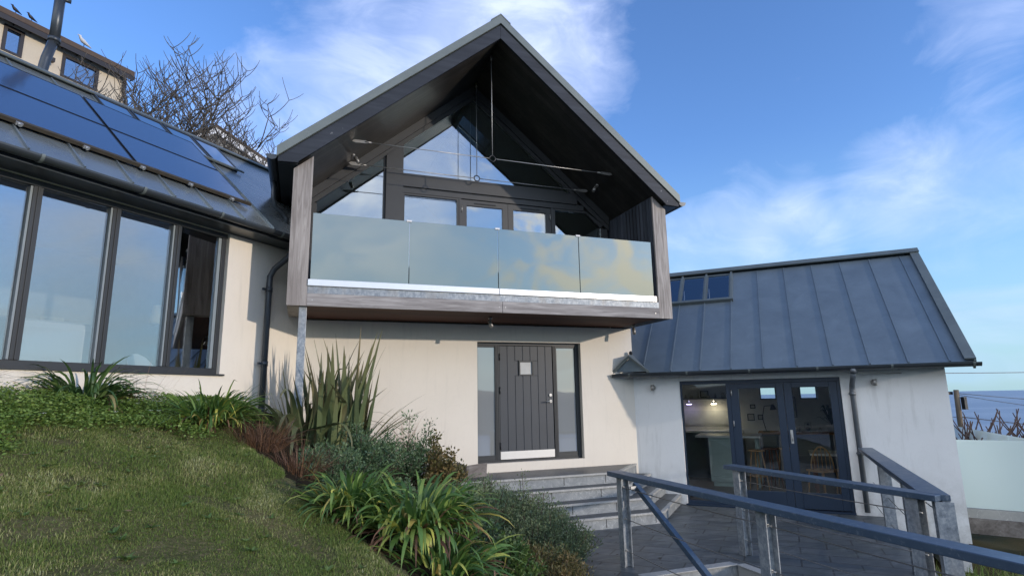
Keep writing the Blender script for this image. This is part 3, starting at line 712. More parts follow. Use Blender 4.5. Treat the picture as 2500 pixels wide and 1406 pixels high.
bm = B(); ring_ = [(3.63, 3.655, 2.395, 2.66), (3.885, 3.91, 2.395, 2.66), (3.656, 3.884, 2.395, 2.418), (3.656, 3.884, 2.637, 2.66)]
for a, b, c, d in ring_: bm.wbox(a, b, YD-.004, YD+.03, c, d)
bm.obj('vision_frame', 'frame', ds)
bm = B(); bm.wbox(3.656, 3.884, YD+.02, YD+.028, 2.419, 2.636); bm.obj('vision_panel', simple('pale_vision_glass', (.55, .56, .56), .25), ds)
bm = B(); bm.wbox(X0+.005, X1-.005, YD+.004, YD+.0095, DZ0+.045, DZ0+.175); bm.obj('kick_plate', 'kick', ds)
bm = B(); bm.tube([(4.225, YD+.01, 2.05), (4.225, YD-.012, 2.05)], .026, 14); bm.obj('lock', 'steel', ds)
bm = B(); bm.tube([(4.225, YD+.01, 1.94), (4.225, YD-.012, 1.94)], .026, 14); bm.tube([(4.225, YD-.012, 1.94), (4.225, YD-.055, 1.94), (4.21, YD-.062, 1.94), (4.11, YD-.062, 1.935)], .010, 8); bm.obj('handle', 'steel', ds)
bm = B()
for z in (2.72, 2.14, 1.2): bm.tube([(3.264, YD-.014, z-.06), (3.264, YD-.014, z+.06)], .011, 8); bm.cut()
bm.objs('hinge', 'black', ds)

# ---- left wing windows
bm = B()
UF0, UF1, VF0, VF1, W0, W1 = 1.378, 6.297, 2.388, 4.303, .055, .15
bm.box(FL, UF0, UF1, VF1-.06, VF1, W0-.02, W1); bm.box(FL, UF0, UF1, VF0, VF0+.07, W0, W1)
bm.box(FL, UF0, UF0+.06, VF0+.071, VF1-.061, W0, W1)
mull = [(2.045, 2.125), (2.80, 2.885), (3.59, 3.675), (4.40, 4.485), (5.2, 5.285), (6.0, 6.08)]
for a, b in mull:
    bm.box(FL, a, b, VF0+.071, VF1-.061, W0-.01, W1)
    bm.box(FL, (a+b)/2-.008, (a+b)/2+.008, VF0+.071, VF1-.061, W0-.022, W0-.011)
wn = bm.obj('window', 'frame', H, 'tall dark framed windows of the left wing', bevel=.002)
bm = B()
for a, b in mull[:5]: bm.box(FL, b+.001, b+.022, VF0+.075, VF1-.065, W0+.005, W1); bm.cut()
bm.box(FL, UF0+.061, UF0+.105, VF0+.075, VF1-.065, W0+.02, W1)
bm.objs('jamb_strip', 'jamb', wn)
xs = [UF0+.106] + [v for m_ in mull for v in m_]
edges = [(UF0+.107, 2.044), (2.157, 2.799), (2.917, 3.589), (3.707, 4.399), (4.517, 5.199), (5.317, 5.999)]
for a, b in edges:
    bm = B()
    if a < 1.6:      # the narrow sash stands slightly ajar
        z0, z1 = VF0+.072, VF1-.062
        bm.hexa([FL(a, z0, .10), FL(b, z0, .045), FL(b, z1, .045), FL(a, z1, .10), FL(a, z0, .108), FL(b, z0, .053), FL(b, z1, .053), FL(a, z1, .108)])
    else: bm.box(FL, a, b, VF0+.072, VF1-.062, .10, .108)
    bm.obj('pane', 'glass_w', wn)
bm = B(); bm.box(FL, UF0-.06, UF1, VF0-.025, VF0-.003, -.03, .05); bm.obj('sill', 'frame', wn)
# soffit, fascia
bm = B(); bm.box(FL, .40, 6.9, 4.315, 4.335, -.33, .28); bm.box(FL, .40, 6.9, 4.336, 4.415, -.335, -.31); bm.obj('eave_soffit', 'gutter', H)
gutter(FL, .55, 6.9, 4.40, -.405, .062, 'gutter', H, deco=1.0)
# roof of the left wing, clipped where it meets the gable
def clipL(pts_uv):   # keep x < -.24
    pass
bm = B(); top = 2.80
x2u = lambda v: (WC+.245)/R2 - (-.4 + v*math.cos(PL))     # u where roof reaches x = -.245
bm.prism(lambda u, v, w: RL(u, v, w), [(x2u(0)+.02, 0), (6.9, 0), (6.9, top), (x2u(top)+.02, top)], -.08, 0)
for k in range(-4, 7):
    u = 3.96-.497*k
    v0 = .01
    vmin = (WC+.245)/R2 + .4 - u    # from u = x2u(v)
    v0 = max(.01, vmin/math.cos(PL)+.06)
    if v0 < top-.1: bm.box(RL, u-.009, u+.009, v0, top-.06, .001, .024)
for u in (4.457, 4.954, 5.451, 5.95, 6.45): bm.box(RL, u-.009, u+.009, .01, top-.06, .001, .024)
rl_ = bm.obj('roof', 'zinc_l', H, 'grey standing seam metal roof of the left wing')
bm = B(); bm.box(RL, -1.45, 6.9, top-.03, top+.06, .037, .055); bm.box(RL, -1.45, 6.9, top+.03, top+.07, -.4, .0365); bm.obj('ridge_trim', 'trim', rl_)
# rear slope and back wall so the wing is a volume
bm = B(); tr_ = -.4+top*math.cos(PL); bm.prism(lambda u, v, w: FL(w, v, u), [(tr_+.06, 6.25), (4.2, 4.35), (4.2, 1.0), (4.1, 1.0), (4.1, 4.2), (tr_+.0, 6.1)], -.9, 6.9); bm.obj('rear_wall', 'wall', H)
# rooflights
vL0, vL1 = 1.97, 2.75
for k in range(4):
    ua, ub = 3.96-.497*(3+k), 3.96-.497*(4+k)
    lo = vL0
    bm = B(); a, b = ub+.018, ua-.018
    bm.box(RL, a, b, lo, lo+.03, .001, .05); bm.box(RL, a, b, vL1-.03, vL1, .001, .05); bm.box(RL, a, a+.02, lo+.031, vL1-.031, .001, .05); bm.box(RL, b-.02, b, lo+.031, vL1-.031, .001, .05)
    f = bm.obj('rooflight', 'gutter', H)
    bm = B(); bm.box(RL, a+.021, b-.021, lo+.032, vL1-.032, .028, .04); bm.obj('pane', 'solar_sky', f) if 'solar_sky' in M else bm.obj('pane', 'solar', f)
bm = B(); bm.box(RL, .42, 1.135, vL0-.05, vL0-.002, .036, .062); bm.obj('rooflight_flashing', 'trim', H)
# solar panels 2 rows, each with frame and cell sheet, feet under the lower edge
for (ua, ub) in ((1.15, 2.725), (2.755, 4.33), (4.36, 5.935)):
    for (va, vb) in ((.56, 1.455), (1.475, 2.36)):
        bm = B(); f = .012
        bm.box(RL, ua, ub, va, va+f, .036, .060); bm.box(RL, ua, ub, vb-f, vb, .036, .060); bm.box(RL, ua, ua+f, va+f, vb-f, .036, .060); bm.box(RL, ub-f, ub, va+f, vb-f, .036, .060)
        bm.box(RL, ua+f, ub-f, va+f, vb-f, .036, .038)
        p = bm.obj('solar_panel', 'black', H)
        bm = B(); bm.box(RL, ua+f, ub-f, va+f, vb-f, .048, .057); bm.obj('cell_sheet', 'solar', p)
bm = B(); bm.box(RL, 1.12, 5.95, .50, .552, .036, .075); bm.obj('mounting_rail', simple('mossy_rail', (.05, .042, .03), .9, 0, .6, 20), H)
for k in range(8):
    u = 1.45+.62*k
    bm = B(); bm.box(RL, u-.03, u+.03, .475, .498, .036, .07); bm.tube([RL(u, .45, .055), RL(u, .475, .055)], .018, 8); bm.tube([RL(u+.02, .44, .075), RL(u-.03, .475, .045)], .007, 6); bm.obj('roof_clamp', 'steel', H)

# flue
bm = B(); bm.tube([FL(2.79, 6.0, 2.2), FL(2.79, 6.62, 2.3), FL(2.765, 6.85, 2.3), FL(2.70, 7.20, 2.3)], .062, 12)
bm.tube([FL(2.70, 7.12, 2.3), FL(2.70, 8.02, 2.3)], .066, 14); bm.tube([FL(2.70, 7.16, 2.3), FL(2.70, 7.22, 2.3)], .078, 14); bm.tube([FL(2.70, 8.021, 2.3), FL(2.70, 8.08, 2.3)], .09, 14); bm.tube([FL(2.70, 7.87, 2.3), FL(2.58, 7.87, 2.25)], .03, 8)
bm.obj('flue_pipe', 'gutter', H, 'dark metal flue rising from behind the left roof')

# downpipe at the inner corner
def P3(u, v, w): return FL(u, v, w)
bm = B(); bm.tube([FL(.62, 4.35, -.40), FL(.62, 4.20, -.40), FL(.63, 4.10, -.33), FL(.70, 3.93, -.14), FL(.72, 3.82, -.085), FL(.72, 3.70, -.08), FL(.72, 1.3, -.08)], .043, 14)
dp = bm.obj('downpipe', 'pipe', H, 'dark grey downpipe in the corner left of the balcony')
bm = B()
for z in (3.62, 2.55, 1.9): bm.tube([FL(.72, z-.035, -.08), FL(.72, z+.035, -.08)], .050, 14); bm.box(FL, .755, .83, z-.015, z+.015, -.09, -.06); bm.cut()
bm.objs('pipe_clip', 'pipe', dp)
bm = B(); bm.tube([(-.53, 9.0, 5.31), (-.53, 9.02, 5.05), (-.50, 9.05, 4.93), (-.40, 9.1, 4.86), (-.33, 9.12, 4.78), (-.33, 9.12, 4.6)], .036, 12); bm.obj('downpipe', 'gutter', H, 'short pipe from the upper gutter onto the left roof')

# ---- kitchen roof
TOPK = 3.32
bm = B(); x2k = lambda v: .06 - (-.3 + v*math.cos(PK))
bm.prism(RK, [(x2k(0)+.0, 0), (5.13, 0), (5.13, 2.235), (x2k(2.235)+.02, 2.235)], -.10, 0)
bm.box(RK, 1.742, 5.13, 2.236, TOPK, -.10, 0); bm.prism(RK, [(x2k(3.23)+.02, 3.23), (1.741, 3.23), (1.741, TOPK), (x2k(TOPK)+.02, TOPK)], -.10, 0)
bm.box(RK, -1.2, .262, 2.236, 3.229, -.10, 0)
seams = [.24, .745, 1.25, 1.765, 2.28, 2.79, 3.308, 3.82, 4.33, 4.85]
for u in seams:
    v0 = max(.01, (.06 - u + .3)/math.cos(PK)+.05)
    v1 = 2.17 if u < 1.7 else TOPK-.03
    bm.box(RK, u-.010, u+.010, v0, v1, .001, .020)
kr = bm.obj('roof', 'zinc', H, 'dark blue-grey standing seam roof of the kitchen wing')
bm = B(); bm.box(RK, 5.02, 5.16, -.0, TOPK+.09, .033, .06); bm.box(RK, 5.131, 5.16, -.02, TOPK+.1, -.12, .032); bm.obj('verge_trim', 'trim', kr)
bm = B(); bm.box(RK, -1.9, 5.17, TOPK-.02, TOPK+.12, .061, .085); bm.box(RK, -1.9, 5.17, TOPK+.09, TOPK+.125, -.3, .06); bm.obj('ridge_trim', 'trim', kr)
bm = B(); tk = -.3+TOPK*math.cos(PK); bm.prism(lambda u, v, w: FK(w, v, u), [(tk+.03, 4.55), (4.95, 2.45), (4.95, 2.35), (tk+.03, 4.45)], -1.9, 5.13); bm.obj('rear_slope', 'zinc', kr)
# kitchen rooflights
bm = B(); bm.box(RK, -.5, 1.80, 2.17, 2.225, .001, .07); bm.obj('rooflight_flashing', 'trim', H)
for a, b in ((.265, .722), (.768, 1.225), (1.275, 1.74)):
    bm = B(); bm.box(RK, a, b, 2.24, 2.28, .001, .045); bm.box(RK, a, b, 3.19, 3.22, .001, .045); bm.box(RK, a, a+.02, 2.281, 3.189, .001, .045); bm.box(RK, b-.02, b, 2.281, 3.189, .001, .045)
    f = bm.obj('rooflight', 'trim', H)
    bm = B(); bm.box(RK, a+.021, b-.021, 2.282, 3.188, .024, .032); bm.obj('pane', 'glass_w', f)
    bm = B(); bm.box(RK, a+.022, b-.022, 2.80, 3.186, .004, .010); bm.tube([RK(a+.07, 2.3, .015), RK(a+.04, 2.7, .015)], .012, 6); bm.obj('blind', 'counter', f)
bm = B()
for a in (.745, 1.25, 1.765): bm.box(RK, a-.02, a+.02, 2.226, 3.28, .001, .06); bm.cut()
bm.objs('rooflight_bar', 'trim', H)
# eave soffit and gutter
bm = B(); bm.box(FK, -.05, 5.10, 2.365, 2.385, -.27, -.002); bm.box(FK, -.26, 5.10, 2.386, 2.42, -.275, -.255); bm.obj('eave_soffit', 'gutter', H)
gutter(FK, -.30, 5.20, 2.405, -.345, .06, 'gutter', H, deco=1.02)
# little gablet where the eave meets the corner of the gable wall
bm = B(); t0 = -.285
A0, A1, AP = (-.27, 2.445), (.30, 2.445), (.0, 2.69)
bm.prism(lambda u, v, w: FK(u, v, w), [A0, A1, AP], t0+.04, t0+.06)
gab = bm.obj('corner_gablet', 'zinc', H, 'small triangular gablet where the kitchen eave meets the wall corner')
bm = B()
for (p, q) in ((A0, AP), (A1, AP)):
    n_ = (q[0]-p[0], q[1]-p[1]); L_ = math.hypot(*n_); d = (n_[0]/L_, n_[1]/L_); nn = (d[1], -d[0]) if d[0] < 0 else (-d[1], d[0])
    e = .02
    bm.prism(FK, [(p[0]-d[0]*.05, p[1]-d[1]*.05), (q[0], q[1]), (q[0], q[1]+.05), (p[0]-d[0]*.05+nn[0]*.045, p[1]-d[1]*.05+nn[1]*.045)], t0-.02+(.003 if d[0] < 0 else 0), t0+.02)
bm.obj('gablet_trim', 'trim', gab)
bm = B(); AF, AB = FK(0, 2.745, t0-.03), Vector((5.885, 9.485, 2.79))
for tri in ((FK(-.315, 2.468, t0-.03), AF, AB), (FK(.335, 2.468, t0-.03), AF, AB)):
    up_ = [bm.bm.verts.new(v) for v in tri]; dn_ = [bm.bm.verts.new(v-Vector((0, 0, .016))) for v in tri]
    bm.bm.faces.new(up_); bm.bm.faces.new(dn_[::-1])
    for k in range(3): bm.bm.faces.new([up_[k], dn_[k], dn_[(k+1) % 3], up_[(k+1) % 3]])
bm.obj('gablet_roof', 'trim', gab)
bm = B(); bm.ball(FK(0, 2.80, -.10), .035, .035, .04, 10); bm.obj('gablet_cap', 'black', gab)
# kitchen downpipe
bm = B(); bm.tube([FK(3.57, 2.37, -.345), FK(3.57, 2.30, -.34)], .055, 12, r1=.045)
bm.tube([FK(3.57, 2.30, -.34), FK(3.565, 2.22, -.25), FK(3.555, 2.12, -.10), FK(3.55, 2.04, -.075), FK(3.55, .17, -.075)], .04, 12)
dk = bm.obj('downpipe', 'pipe_k', H, 'weathered grey downpipe right of the kitchen doors')
bm = B()
for z in (1.98, 1.05): bm.tube([FK(3.55, z-.03, -.075), FK(3.55, z+.03, -.075)], .047, 12); bm.box(FK, 3.50, 3.60, z-.01, z+.01, -.05, -.002); bm.cut()
bm.objs('pipe_clip', 'pipe_k', dk)

# ---- kitchen doors
W = .05
bm = B()
bm.box(FK, K0+.002, K1-.002, 2.19, 2.252, W, W+.1); bm.box(FK, K0+.002, K0+.028, .0, 2.189, W, W+.1); bm.box(FK, K1-.05, K1-.002, .0, 2.189, W, W+.1)
bm.box(FK, 1.622, 1.69, .0, 2.189, W, W+.1); bm.box(FK, K0+.03, 1.62, .02, .19, W, W+.1); bm.box(FK, K0-.02, K1, .10, .14, -.04, W-.003)
kd = bm.obj('kitchen_doors', 'navy', H, 'navy glazed double doors and fixed pane of the kitchen')
bm = B(); bm.box(FK, K0+.029, 1.621, .191, 2.189, W+.04, W+.048); bm.obj('pane', 'glass_k', kd)
for a, b, g0, g1 in ((1.692, 2.546, 1.825, 2.43), (2.552, 3.348, 2.672, 3.235)):
    bm = B(); z0, z1 = .15, 2.187
    bm.box(FK, a, g0, z0, z1, W+.005, W+.07); bm.box(FK, g1, b, z0, z1, W+.005, W+.07); bm.box(FK, g0+.001, g1-.001, 2.10, z1, W+.005, W+.07); bm.box(FK, g0+.001, g1-.001, z0, .40, W+.005, W+.07)
    d = bm.obj('door_leaf', 'navy', kd, bevel=.003)
    bm = B(); bm.box(FK, g0+.001, g1-.001, .401, 2.099, W+.03, W+.038); bm.obj('pane', 'glass_k', d)
bm = B(); bm.box(FK, 2.585, 2.625, 1.18, 1.40, W-.008, W+.004); bm.tube([FK(2.605, 1.33, W-.01), FK(2.605, 1.33, W-.05), FK(2.605, 1.22, W-.055)], .009, 8); bm.obj('handle', 'steel', kd)
bm = B()
for z in (2.03, 1.5, .5): bm.tube([FK(1.71, z-.05, W-.006), FK(1.71, z+.05, W-.006)], .010, 8); bm.cut()
bm.objs('hinge', 'steel', kd)
bm = B()
for a in (2.02, 2.88):
    b = a+.36; bm.box(FK, a, b, 1.87, 1.895, 4.28, 4.34); bm.box(FK, a, b, 2.165, 2.19, 4.28, 4.34); bm.box(FK, a, a+.025, 1.896, 2.164, 4.28, 4.34); bm.box(FK, b-.025, b, 1.896, 2.164, 4.28, 4.34)
bm.obj('window', 'black', H)
# kitchen room
bm = B(); bm.box(FK, -.15, 4.52, .02, .10, .16, 4.29); bm.obj('kitchen_floor', 'floor_in', H)
bm = B(); bm.box(FK, -.35, -.20, .1, 3.0, .9, 4.29); bm.obj('inner_wall', 'plaster', H)
bm = B(); bm.box(FK, 1.85, 4.5, 2.9, 2.98, .5, 4.29); bm.obj('inner_ceiling', 'plaster', H)
# left wing room
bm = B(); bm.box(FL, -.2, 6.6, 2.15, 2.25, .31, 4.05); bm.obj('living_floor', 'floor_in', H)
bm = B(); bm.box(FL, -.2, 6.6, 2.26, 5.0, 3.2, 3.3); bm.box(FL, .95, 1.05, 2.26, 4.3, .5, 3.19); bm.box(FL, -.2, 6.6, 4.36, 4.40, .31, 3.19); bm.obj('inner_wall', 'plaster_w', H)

# ------------------------------------------------------------------ things inside, seen through the glass
def fk(u, v, w): return FK(u, v, w)
FZ = .10
isl = thing('kitchen_island', 'sage green kitchen island with a pale worktop seen through the fixed pane', 'kitchen island', tuple(FK(1.4, FZ, 2.8)))
bm = B(); bm.box(FK, .98, 1.62, FZ+.1, 1.10, 2.42, 3.2); bm.box(FK, 1.02, 1.60, FZ+.001, FZ+.099, 2.48, 3.15); bm.obj('cabinet', 'sage', isl)
bm = B(); bm.box(FK, 1.02, 1.56, .30, 1.05, 2.400, 2.418); io = bm.obj('cupboard_door', 'sage', isl, bevel=.006)
bm = B(); bm.tube([FK(1.50, .75, 2.385), FK(1.50, .95, 2.385)], .008, 6); bm.obj('handle', 'black', io)
bm = B(); bm.box(FK, .72, 2.02, 1.102, 1.145, 2.34, 3.28); bm.obj('worktop', 'counter', isl, bevel=.004)
bm = B(); bm.box(FK, 1.90, 1.96, FZ, 1.10, 2.5, 2.56); bm.cut(); bm.box(FK, 1.90, 1.96, FZ, 1.10, 3.1, 3.16); bm.objs('leg', 'sage', isl)
def stool(u, w, mat, label):
    t = thing('bar_stool', label, 'stool', tuple(FK(u, FZ, w)), 'bar stools at the kitchen island')
    bm = B(); c = FK(u, .86, w); bm.tube([c, c+Vector((0, 0, .03))], .16, 16); bm.obj('seat', mat, t)
    for a in range(4):
        d = Vector((math.cos(a*math.pi/2+.6), math.sin(a*math.pi/2+.6), 0))
        bm = B(); bm.tube([c+d*.10, c+d*.19+Vector((0, 0, FZ-.86))], .014, 6); bm.obj('leg', mat, t)
    bm = B(); m = c+Vector((0, 0, -.48)); bm.torus(m, (0, 0, 1), .15, .009, 16); bm.obj('footrest', mat, t)
stool(1.93, 2.15, 'pine', 'pale pine bar stool nearest the left door leaf stile')
stool(2.18, 2.60, 'brownwood', 'dark brown bar stool between the two other stools')
stool(2.46, 2.75, 'pine', 'pale bar stool furthest right beside the door leaf meeting stile')
def chair(u, w, label, rot=0.):
    t = thing('spindle_chair', label, 'chair', tuple(FK(u, FZ, w)), 'spindle back chairs at the table')
    c = FK(u, .55, w)
    bm = B(); bm.box(lambda a, b, d: c+Vector((a, d, b)), -.2, .2, 0, .035, -.2, .2); bm.obj('seat', 'pine', t, bevel=.01)
    ax = (FK(1, 0, 0)-FK(0, 0, 0)); pts = [c+ax*(.19*math.cos(a))+Vector((0, 0, .04+.42*math.sin(a)))+(FK(0, 0, 1)-FK(0, 0, 0))*-.17 for a in [math.pi*k/12 for k in range(13)]]
    bm = B(); bm.tube(pts, .013, 6)
    for k in range(-2, 3):
        p = c+ax*(.065*k)+(FK(0, 0, 1)-FK(0, 0, 0))*-.17; bm.tube([p+Vector((0, 0, .03)), p+Vector((0, 0, .04+.42*math.sqrt(max(0, 1-(k*.065/.19)**2))))], .007, 5)
    bm.obj('backrest', 'pine', t)
    for sx in (-.16, .16):
        for sy in (-.16, .16):
            bm = B(); bm.tube([c+Vector((sx, sy, 0)), c+Vector((sx*1.2, sy*1.2, FZ-.55))], .015, 6); bm.obj('leg', 'pine', t)
chair(3.07, 1.75, 'bow backed wooden chair seen through the right door leaf')
chair(3.55, 1.9, 'bow backed wooden chair half hidden by the right door stile')
t = thing('dining_table', 'dark dining table behind the right kitchen door', 'table', tuple(FK(3.4, FZ, 2.4)))
bm = B(); bm.box(FK, 2.9, 4.2, .80, .84, 2.1, 2.9); bm.obj('tabletop', 'counter', t)
for a, b in ((2.97, 2.17), (4.13, 2.17), (2.97, 2.83), (4.13, 2.83)):
    bm = B(); bm.box(FK, a-.03, a+.03, FZ, .798, b-.03, b+.03); bm.obj('leg', 'brownwood', t)
t = thing('kitchen_units', 'dark slate kitchen units with an oak worktop under the two small windows', 'kitchen units', tuple(FK(3, FZ, 4)))
bm = B(); bm.box(FK, 1.95, 4.4, FZ, 1.10, 3.72, 4.28); bm.obj('cabinet', 'slate_cab', t)
bm = B(); bm.box(FK, 1.93, 4.42, 1.102, 1.145, 3.68, 4.28); bm.obj('worktop', 'worktop', t)
for k in range(4):
    bm = B(); bm.box(FK, 2.02+k*.58, 2.56+k*.58, .22, 1.06, 3.70, 3.718); bm.obj('cupboard_door', 'slate_cab', t, bevel=.004)
t = thing('sink_unit', 'grey kitchen run with a steel rail behind the island', 'kitchen units', tuple(FK(.6, FZ, 4)))
bm = B(); bm.box(FK, -.18, 1.6, FZ, 1.12, 3.75, 4.28); bm.obj('cabinet', 'slate_cab', t)
bm = B(); bm.box(FK, -.18, 1.6, 1.122, 1.16, 3.70, 4.28); bm.obj('worktop', 'counter', t)
bm = B(); bm.box(FK, -.18, 1.45, 1.30, 1.62, 4.265, 4.295); bm.obj('splashback', 'counter', t)
bm = B(); bm.tube([FK(.1, 1.26, 4.2), FK(1.3, 1.26, 4.2)], .012, 6); bm.obj('rail', 'steel', t)
t = thing('wall_shelf', 'long kitchen shelf holding crockery above two lit lamps', 'shelf', tuple(FK(.7, 1.92, 4.15)))
bm = B(); bm.box(FK, .1, 1.42, 1.90, 1.93, 4.02, 4.295); bm.obj('board', 'slate_cab', t)
for k, (u, r, h) in enumerate([(.32, .035, .09), (.45, .05, .07), (.62, .02, .15), (.86, .045, .06), (1.02, .03, .11), (1.2, .05, .12), (1.31, .03, .08)]):
    bm = B(); bm.tube([FK(u, 1.931, 4.15), FK(u, 1.931+h*.6, 4.15), FK(u, 1.931+h, 4.15)], r, 10, r1=r*.6)
    tag(bm.obj('jar', 'dish'), ['squat jar at the left end of the kitchen shelf', 'round bowl second along the kitchen shelf', 'tall slim bottle on the kitchen shelf', 'low wide bowl in the middle of the kitchen shelf', 'narrow jar right of the low bowl on the shelf', 'big round jar near the right end of the shelf', 'small jar at the right end of the shelf'][k], 'jar', 'crockery on the kitchen shelf')
def pframe(F, u0, u1, v0, v1, w, label, mat='black'):
    t = thing('picture_frame', label, 'picture', tuple(F(u0, v0, w)))
    bm = B(); bm.box(F, u0, u1, v0, v1, w-.012, w); bm.obj('frame', mat, t)
    bm = B(); bm.box(F, u0+.02, u1-.02, v0+.02, v1-.02, w-.016, w-.0125); bm.obj('picture', 'dish', t)
pframe(FK, .66, .86, 1.94, 2.10, 4.2, 'small dark framed picture standing on the kitchen shelf')
pframe(FK, 1.78, 1.90, 1.66, 1.76, 4.296, 'tiny picture left of the desk lamp on the kitchen wall')
pframe(FK, 1.70, 1.86, 1.38, 1.54, 4.296, 'lower left small picture on the kitchen wall')
pframe(FK, 1.93, 2.05, 1.40, 1.52, 4.296, 'lower right small picture on the kitchen wall')
pframe(FK, 2.62, 2.78, 1.45, 1.92, 4.296, 'tall narrow frame left of the right kitchen window')
for u, m, lab in ((.40, 'lamp_vio', 'small under-shelf lamp glowing violet'), (.98, 'lamp_warm', 'small under-shelf lamp glowing warm yellow')):
    t = thing('shelf_lamp', lab, 'lamp', tuple(FK(u, 1.85, 3.98)), 'lamps under the kitchen shelf')
    bm = B(); bm.tube([FK(u, 1.90, 4.05), FK(u, 1.84, 4.05)], .01, 6); bm.tube([FK(u, 1.84, 4.05), FK(u, 1.79, 4.05)], .03, 12, r1=.075, cap=False); bm.obj('shade', 'white', t)
    bm = B(); bm.tube([FK(u, 1.795, 4.05), FK(u, 1.775, 4.05)], .062, 12); bm.obj('bulb', m, t)
t = thing('desk_lamp', 'dark angled desk lamp on the oak worktop', 'lamp', tuple(FK(2.1, 1.145, 4.0)))
bm = B(); bm.tube([FK(2.1, 1.146, 4.0), FK(2.1, 1.16, 4.0)], .08, 12); bm.tube([FK(2.1, 1.16, 4.0), FK(2.04, 1.45, 4.0), FK(2.1, 1.72, 4.0), FK(2.28, 1.74, 3.98)], .009, 6); bm.obj('arm', 'black', t)
bm = B(); bm.tube([FK(2.28, 1.76, 3.98), FK(2.29, 1.64, 3.98)], .025, 12, r1=.075); bm.obj('lamp_shade', 'black', t)
t = thing('loudspeaker', 'small pale loudspeaker with a black cone on the oak worktop', 'speaker', tuple(FK(2.97, 1.145, 3.95)))
bm = B(); bm.box(FK, 2.90, 3.04, 1.147, 1.36, 3.90, 4.05); bm.obj('cabinet', 'dish', t, bevel=.004)
bm = B(); bm.tube([FK(2.97, 1.22, 3.899), FK(2.97, 1.22, 3.89)], .05, 14); bm.tube([FK(2.97, 1.31, 3.899), FK(2.97, 1.31, 3.89)], .022, 10); bm.obj('cone', 'black', t)
t = thing('pot_plant', 'leafy pot plant at the right end of the oak worktop', 'plant', tuple(FK(3.45, 1.145, 3.95)))
bm = B(); bm.tube([FK(3.45, 1.147, 3.95), FK(3.45, 1.30, 3.95)], .09, 12, r1=.11); bm.obj('pot', 'white', t)
bm = B()
for k in range(26):
    a = random.uniform(0, 6.28); L_ = random.uniform(.18, .45); z = random.uniform(.15, .45)
    d = Vector((math.cos(a), math.sin(a), 0)); p = FK(3.45, 1.29, 3.95); s = d.cross(Vector((0, 0, 1)))*.025
    q = p+d*L_*.6+Vector((0, 0, z)); e = p+d*L_+Vector((0, 0, z*.8))
    bm.quad(p, q-s, e, q+s)
bm.obj('leaves', 'leafpot', t, recalc=False)
for k, (u, r, h) in enumerate([(2.50, .03, .14), (2.72, .035, .12), (2.80, .025, .16), (3.2, .04, .10)]):
    bm = B(); bm.tube([FK(u, 1.147, 3.9), FK(u, 1.147+h, 3.9)], r, 10, r1=r*.7)
    tag(bm.obj('bottle', 'dish'), ['pale bottle left of the meeting stiles on the oak worktop', 'squat bottle first in the right door pane', 'thin bottle left of the loudspeaker', 'short jar between loudspeaker and pot plant'][k], 'bottle', 'bottles on the oak worktop')
# living room
t = thing('sofa', 'pale fabric sofa with a rounded back behind the tall windows', 'sofa', tuple(FL(3.8, 2.25, .8)))
bm = B(); bm.box(FL, 2.72, 5.4, 2.26, 2.92, .30, .52); bm.obj('backrest', 'fabric', t, bevel=.09)
bm = B(); bm.box(FL, 2.72, 5.4, 2.26, 2.60, .53, 1.15); bm.obj('seat', 'fabric', t, bevel=.05)
t = thing('shell_chair', 'white moulded shell chair with dark legs behind the narrow window pane', 'chair', tuple(FL(1.9, 2.25, .9)))
bm = B()
n = 10; V = [[FL(1.95-.22*math.cos(math.pi*i/n)*(1-.15*j), 2.42+.05*j+.14*(math.sin(math.pi*i/n) if j else 0)*j*.5, .65+.06*j+.1*math.sin(math.pi*i/n)) for i in range(n+1)] for j in range(3)]
for j in range(2):
    for i in range(n): bm.quad(V[j][i], V[j][i+1], V[j+1][i+1], V[j+1][i])
bm.box(FL, 1.75, 2.15, 2.41, 2.44, .45, .85)
bm.obj('seat', 'white', t)
for a, b in ((1.80, .5), (2.1, .5), (1.80, .8), (2.1, .8)):
    bm = B(); bm.tube([FL(1.95+(a-1.95)*.5, 2.41, .65+(b-.65)*.5), FL(a, 2.255, b)], .01, 6); bm.obj('leg', 'black', t)
pframe(FL, 1.66, 1.98, 3.02, 3.34, 3.19, 'square picture in a pale frame on the dark living room wall', 'dish')
t = thing('table_lamp', 'warm cream lampshade beside the right window jamb', 'lamp', tuple(FL(1.35, 2.25, 1.6)))
bm = B(); bm.tube([FL(1.32, 2.26, 1.4), FL(1.32, 3.15, 1.4)], .02, 8); bm.obj('stand', 'black', t)
bm = B(); bm.tube([FL(1.32, 3.15, 1.4), FL(1.32, 3.42, 1.4)], .15, 16, r1=.11); bm.obj('lamp_shade', 'shade', t)

